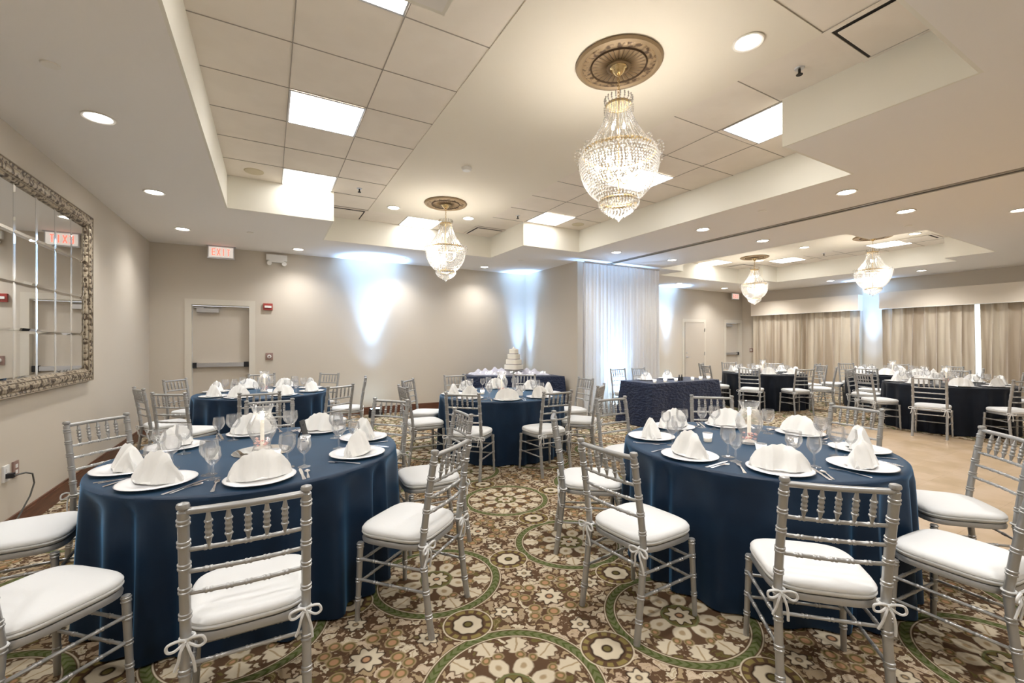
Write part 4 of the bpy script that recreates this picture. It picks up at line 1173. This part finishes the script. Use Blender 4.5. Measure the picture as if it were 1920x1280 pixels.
# ------------------------------------------------------------------ straight cloth-covered tables
def draped_poly(poly, z, seed, flare=.06, amp=.018, waves=9):
    """poly: ccw corners; cloth with hanging sides"""
    rnd = random.Random(seed); n = len(poly); per = []
    for i in range(n):
        a = Vector(poly[i]); b = Vector(poly[(i+1) % n]); m = max(6, int((b-a).length/.03))
        for k in range(m): per.append((a+(b-a)*k/m, i, k/m))
    cx = Vector((sum(p[0] for p in poly)/n, sum(p[1] for p in poly)/n)); rows = []
    for (u, zz) in [(-.02, z), (0, z-.002), (.004, z-.012)]+[(.006+flare*q/12, z-.012-(z-.022)*q/12) for q in range(1, 13)]:
        row = []; q = max(0, (z-zz)/z)
        for idx, (p, i, f) in enumerate(per):
            a = Vector(poly[i]); b = Vector(poly[(i+1) % n]); e = (b-a).normalized(); nr = Vector((e.y, -e.x))
            c = Vector(poly[i-1]); ep = (a-c).normalized(); npv = Vector((ep.y, -ep.x)); L = (b-a).length
            wgt = min(1, f*L/.12, (1-f)*L/.12)
            dv = nr
            if f*L < .12:
                w2 = .5+.5*f*L/.12; dv = (nr*w2+npv*(1-w2)).normalized()
            d = b; e2 = (Vector(poly[(i+2) % n])-b).normalized(); nn = Vector((e2.y, -e2.x))
            if (1-f)*L < .12:
                w2 = .5+.5*(1-f)*L/.12; dv = (nr*w2+nn*(1-w2)).normalized()
            cor = (1-wgt)*.05*q if u > 0 else 0
            w = amp*q*math.sin(f*L*waves+rnd.random()*.15+i)*wgt if u > 0 else 0
            pp = p+dv*(u+cor+w); row.append((pp.x, pp.y, zz))
        rows.append(row)
    mb = MB().grid(rows, wrap=True); c = len(mb.v); mb.v.append((cx.x, cx.y, z)); m = len(per)
    for k in range(m): mb.f.append((c, k, (k+1) % m))
    return mb
def poly_table(name, label, poly):
    t = thing(name, label, 'table'); cx = sum(p[0] for p in poly)/len(poly); cy = sum(p[1] for p in poly)/len(poly)
    sh = [(cx+(x-cx)*.95, cy+(y-cy)*.95) for x, y in poly]; n = len(sh); mb = MB()
    mb.add([(x, y, TH-.03) for x, y in sh]+[(x, y, TH-.008) for x, y in sh], [tuple(range(n))[::-1], tuple(range(n, 2*n))]+[(k, (k+1) % n, n+(k+1) % n, n+k) for k in range(n)])
    obj('tabletop', mb, M['base'], t)
    for (x, y) in sh[:4]:
        lx, ly = cx+(x-cx)*.85, cy+(y-cy)*.85; obj('leg', MB().tube([(lx, ly, 0), (lx, ly, TH-.03)], .015, 8), M['steel'], t)
hp = [(5.68, 5.25), (7.46, 5.25), (7.46, 6.0), (5.68, 6.0)]
poly_table('head_table', 'rectangular table hidden under the crushed navy cloth', hp)
o = obj('head_tablecloth', draped_poly(hp, TH, 2, flare=.05, amp=.02, waves=12), M['navy_crush'], smooth=True)
tag(o, 'crushed navy cloth over the rectangular head table before the white drape', 'tablecloth')
for i, (x, w) in enumerate(((6.15, 'left'), (6.72, 'right'))):
    CHAIR.place((x, 6.52, 0), PI+.03*i, 'silver chair behind the head table, %s one' % w, 'silver chairs behind the head table')
    PLATE.place((x, 5.83, TH+.0006), PI, 'white charger plate on the head table, %s one' % w, 'plates on the head table')
    NAP[i].place((x, 5.83, TH+.0006), PI, 'ivory folded napkin on the head table, %s one' % w, 'napkins on the head table')
    WATER.place((x-.2, 5.66, TH+.0006), 0, 'stemmed goblet on the head table, %s one' % w, 'goblets on the head table')
for i, x in enumerate((5.86, 6.12, 6.40, 6.85, 7.08, 7.3)):
    VOT.place((x, 5.36, TH+.0006), 0, 'small votive along front of head table, %s from the left' % ('first', 'second', 'third', 'fourth', 'fifth', 'last')[i], 'votives on the head table')
t = thing('bottle', '', 'bottle'); mb = MB(); mb.lathe([(0, 0), (.022, 0), (.022, .06), (.009, .08), (.009, .11), (0, .11)], 14); obj('bottle_body', mb, M['black'], t, smooth=True)
BT = Proto(t)
for i, (x, w) in enumerate(((6.56, 'left'), (6.63, 'right'))): BT.place((x, 5.42, TH+.0006), 0, 'small dark shaker in middle of head table, %s one' % w, 'dark shakers on the head table')

cp = [(3.5, 8.30), (5.36, 7.32), (5.40, 8.2), (4.95, 8.93), (3.75, 8.93)]
poly_table('cake_table', 'corner table hidden under the navy cake cloth', cp)
o = obj('cake_tablecloth', draped_poly(cp, TH, 5, flare=.03, amp=.014), M['navy_dark'], smooth=True)
o.data.materials.clear(); o.data.materials.append(M['navy_crush'])
tag(o, 'dark navy cloth over the cake table in the far corner', 'tablecloth')
# tulle runner piled round the cake
rnd = random.Random(21); rows = []; NU, NV = 70, 16
for i in range(NU+1):
    u = i/NU; row = []
    for j in range(NV+1):
        v = j/NV; bx = 3.78+(5.22-3.78)*u; by = 8.38-.78*u+.40*v
        e = math.sin(PI*u)**.35*math.sin(PI*min(1, v*1.0))**.45
        hgt = .115*e*(.6+.35*math.sin(u*31+v*5)+.3*math.sin(u*57-v*9+1)+.25*math.sin(v*17+u*11))
        row.append((bx, by, TH+.006+max(.0, hgt)+.02*e))
    rows.append(row)
o = obj('tulle_runner', MB().grid(rows), M['tulle'], smooth=True); tag(o, 'crumpled lilac-white tulle with tiny lights around the wedding cake', 'table runner')
mb = MB()
for k in range(26):
    u = rnd.uniform(.06, .94); bx = 3.78+(5.22-3.78)*u; by = 8.36-.78*u+rnd.uniform(.02, .1); mb.octa((bx, by, TH+.03+rnd.uniform(0, .05)), .006)
obj('fairy_lights', mb, M['flame'], o)
t = thing('wedding_cake', 'four-tier white wedding cake with dark ribbons on the corner table', 'cake', (4.60, 8.12, TH+.0))
mb = MB(); mb.lathe([(0, .0), (.08, 0), (.05, .03), (.05, .08), (.21, .10), (.21, .11), (0, .11)], 28); obj('cake_stand', mb, M['silver'], t, smooth=True)
z = .11
for (s, h) in ((.17, .112), (.14, .112), (.112, .112), (.08, .112)):
    off = .01*(.17-s)*30*.0
    mb = MB(); rr = []
    for zz, g_ in ((z, .0), (z, .002), (z+h-.006, .002), (z+h, -.004)): rr.append((zz, s+g_))
    pts = lambda r: [(math.copysign(abs(math.cos(a))**.45, math.cos(a))*r, math.copysign(abs(math.sin(a))**.45, math.sin(a))*r) for a in [2*PI*k/32 for k in range(32)]]
    mb.grid([[(x, y, zz) for x, y in pts(r)] for zz, r in rr], wrap=True); mb.f.append(tuple(96+k for k in range(32)))
    ti = obj('cake_tier', mb, M['cake'], t, rot=(0, 0, .5))
    mb = MB(); mb.grid([[(x, y, zz) for x, y in pts(s+.004)] for zz in (z+.002, z+.014)], wrap=True); obj('ribbon', mb, M['ribbon'], ti, label='dark ribbon round the tier foot')
    z += h
mb = MB()
for (x, y, zz, r) in ((0, 0, .02, .022), (-.025, .01, .012, .016), (.03, 0, .014, .018), (.0, .02, .04, .014), (.055, 0, .006, .012)): mb.octa((x, y, z+zz), r, r)
obj('topper', mb, M['cake'], t, smooth=True)
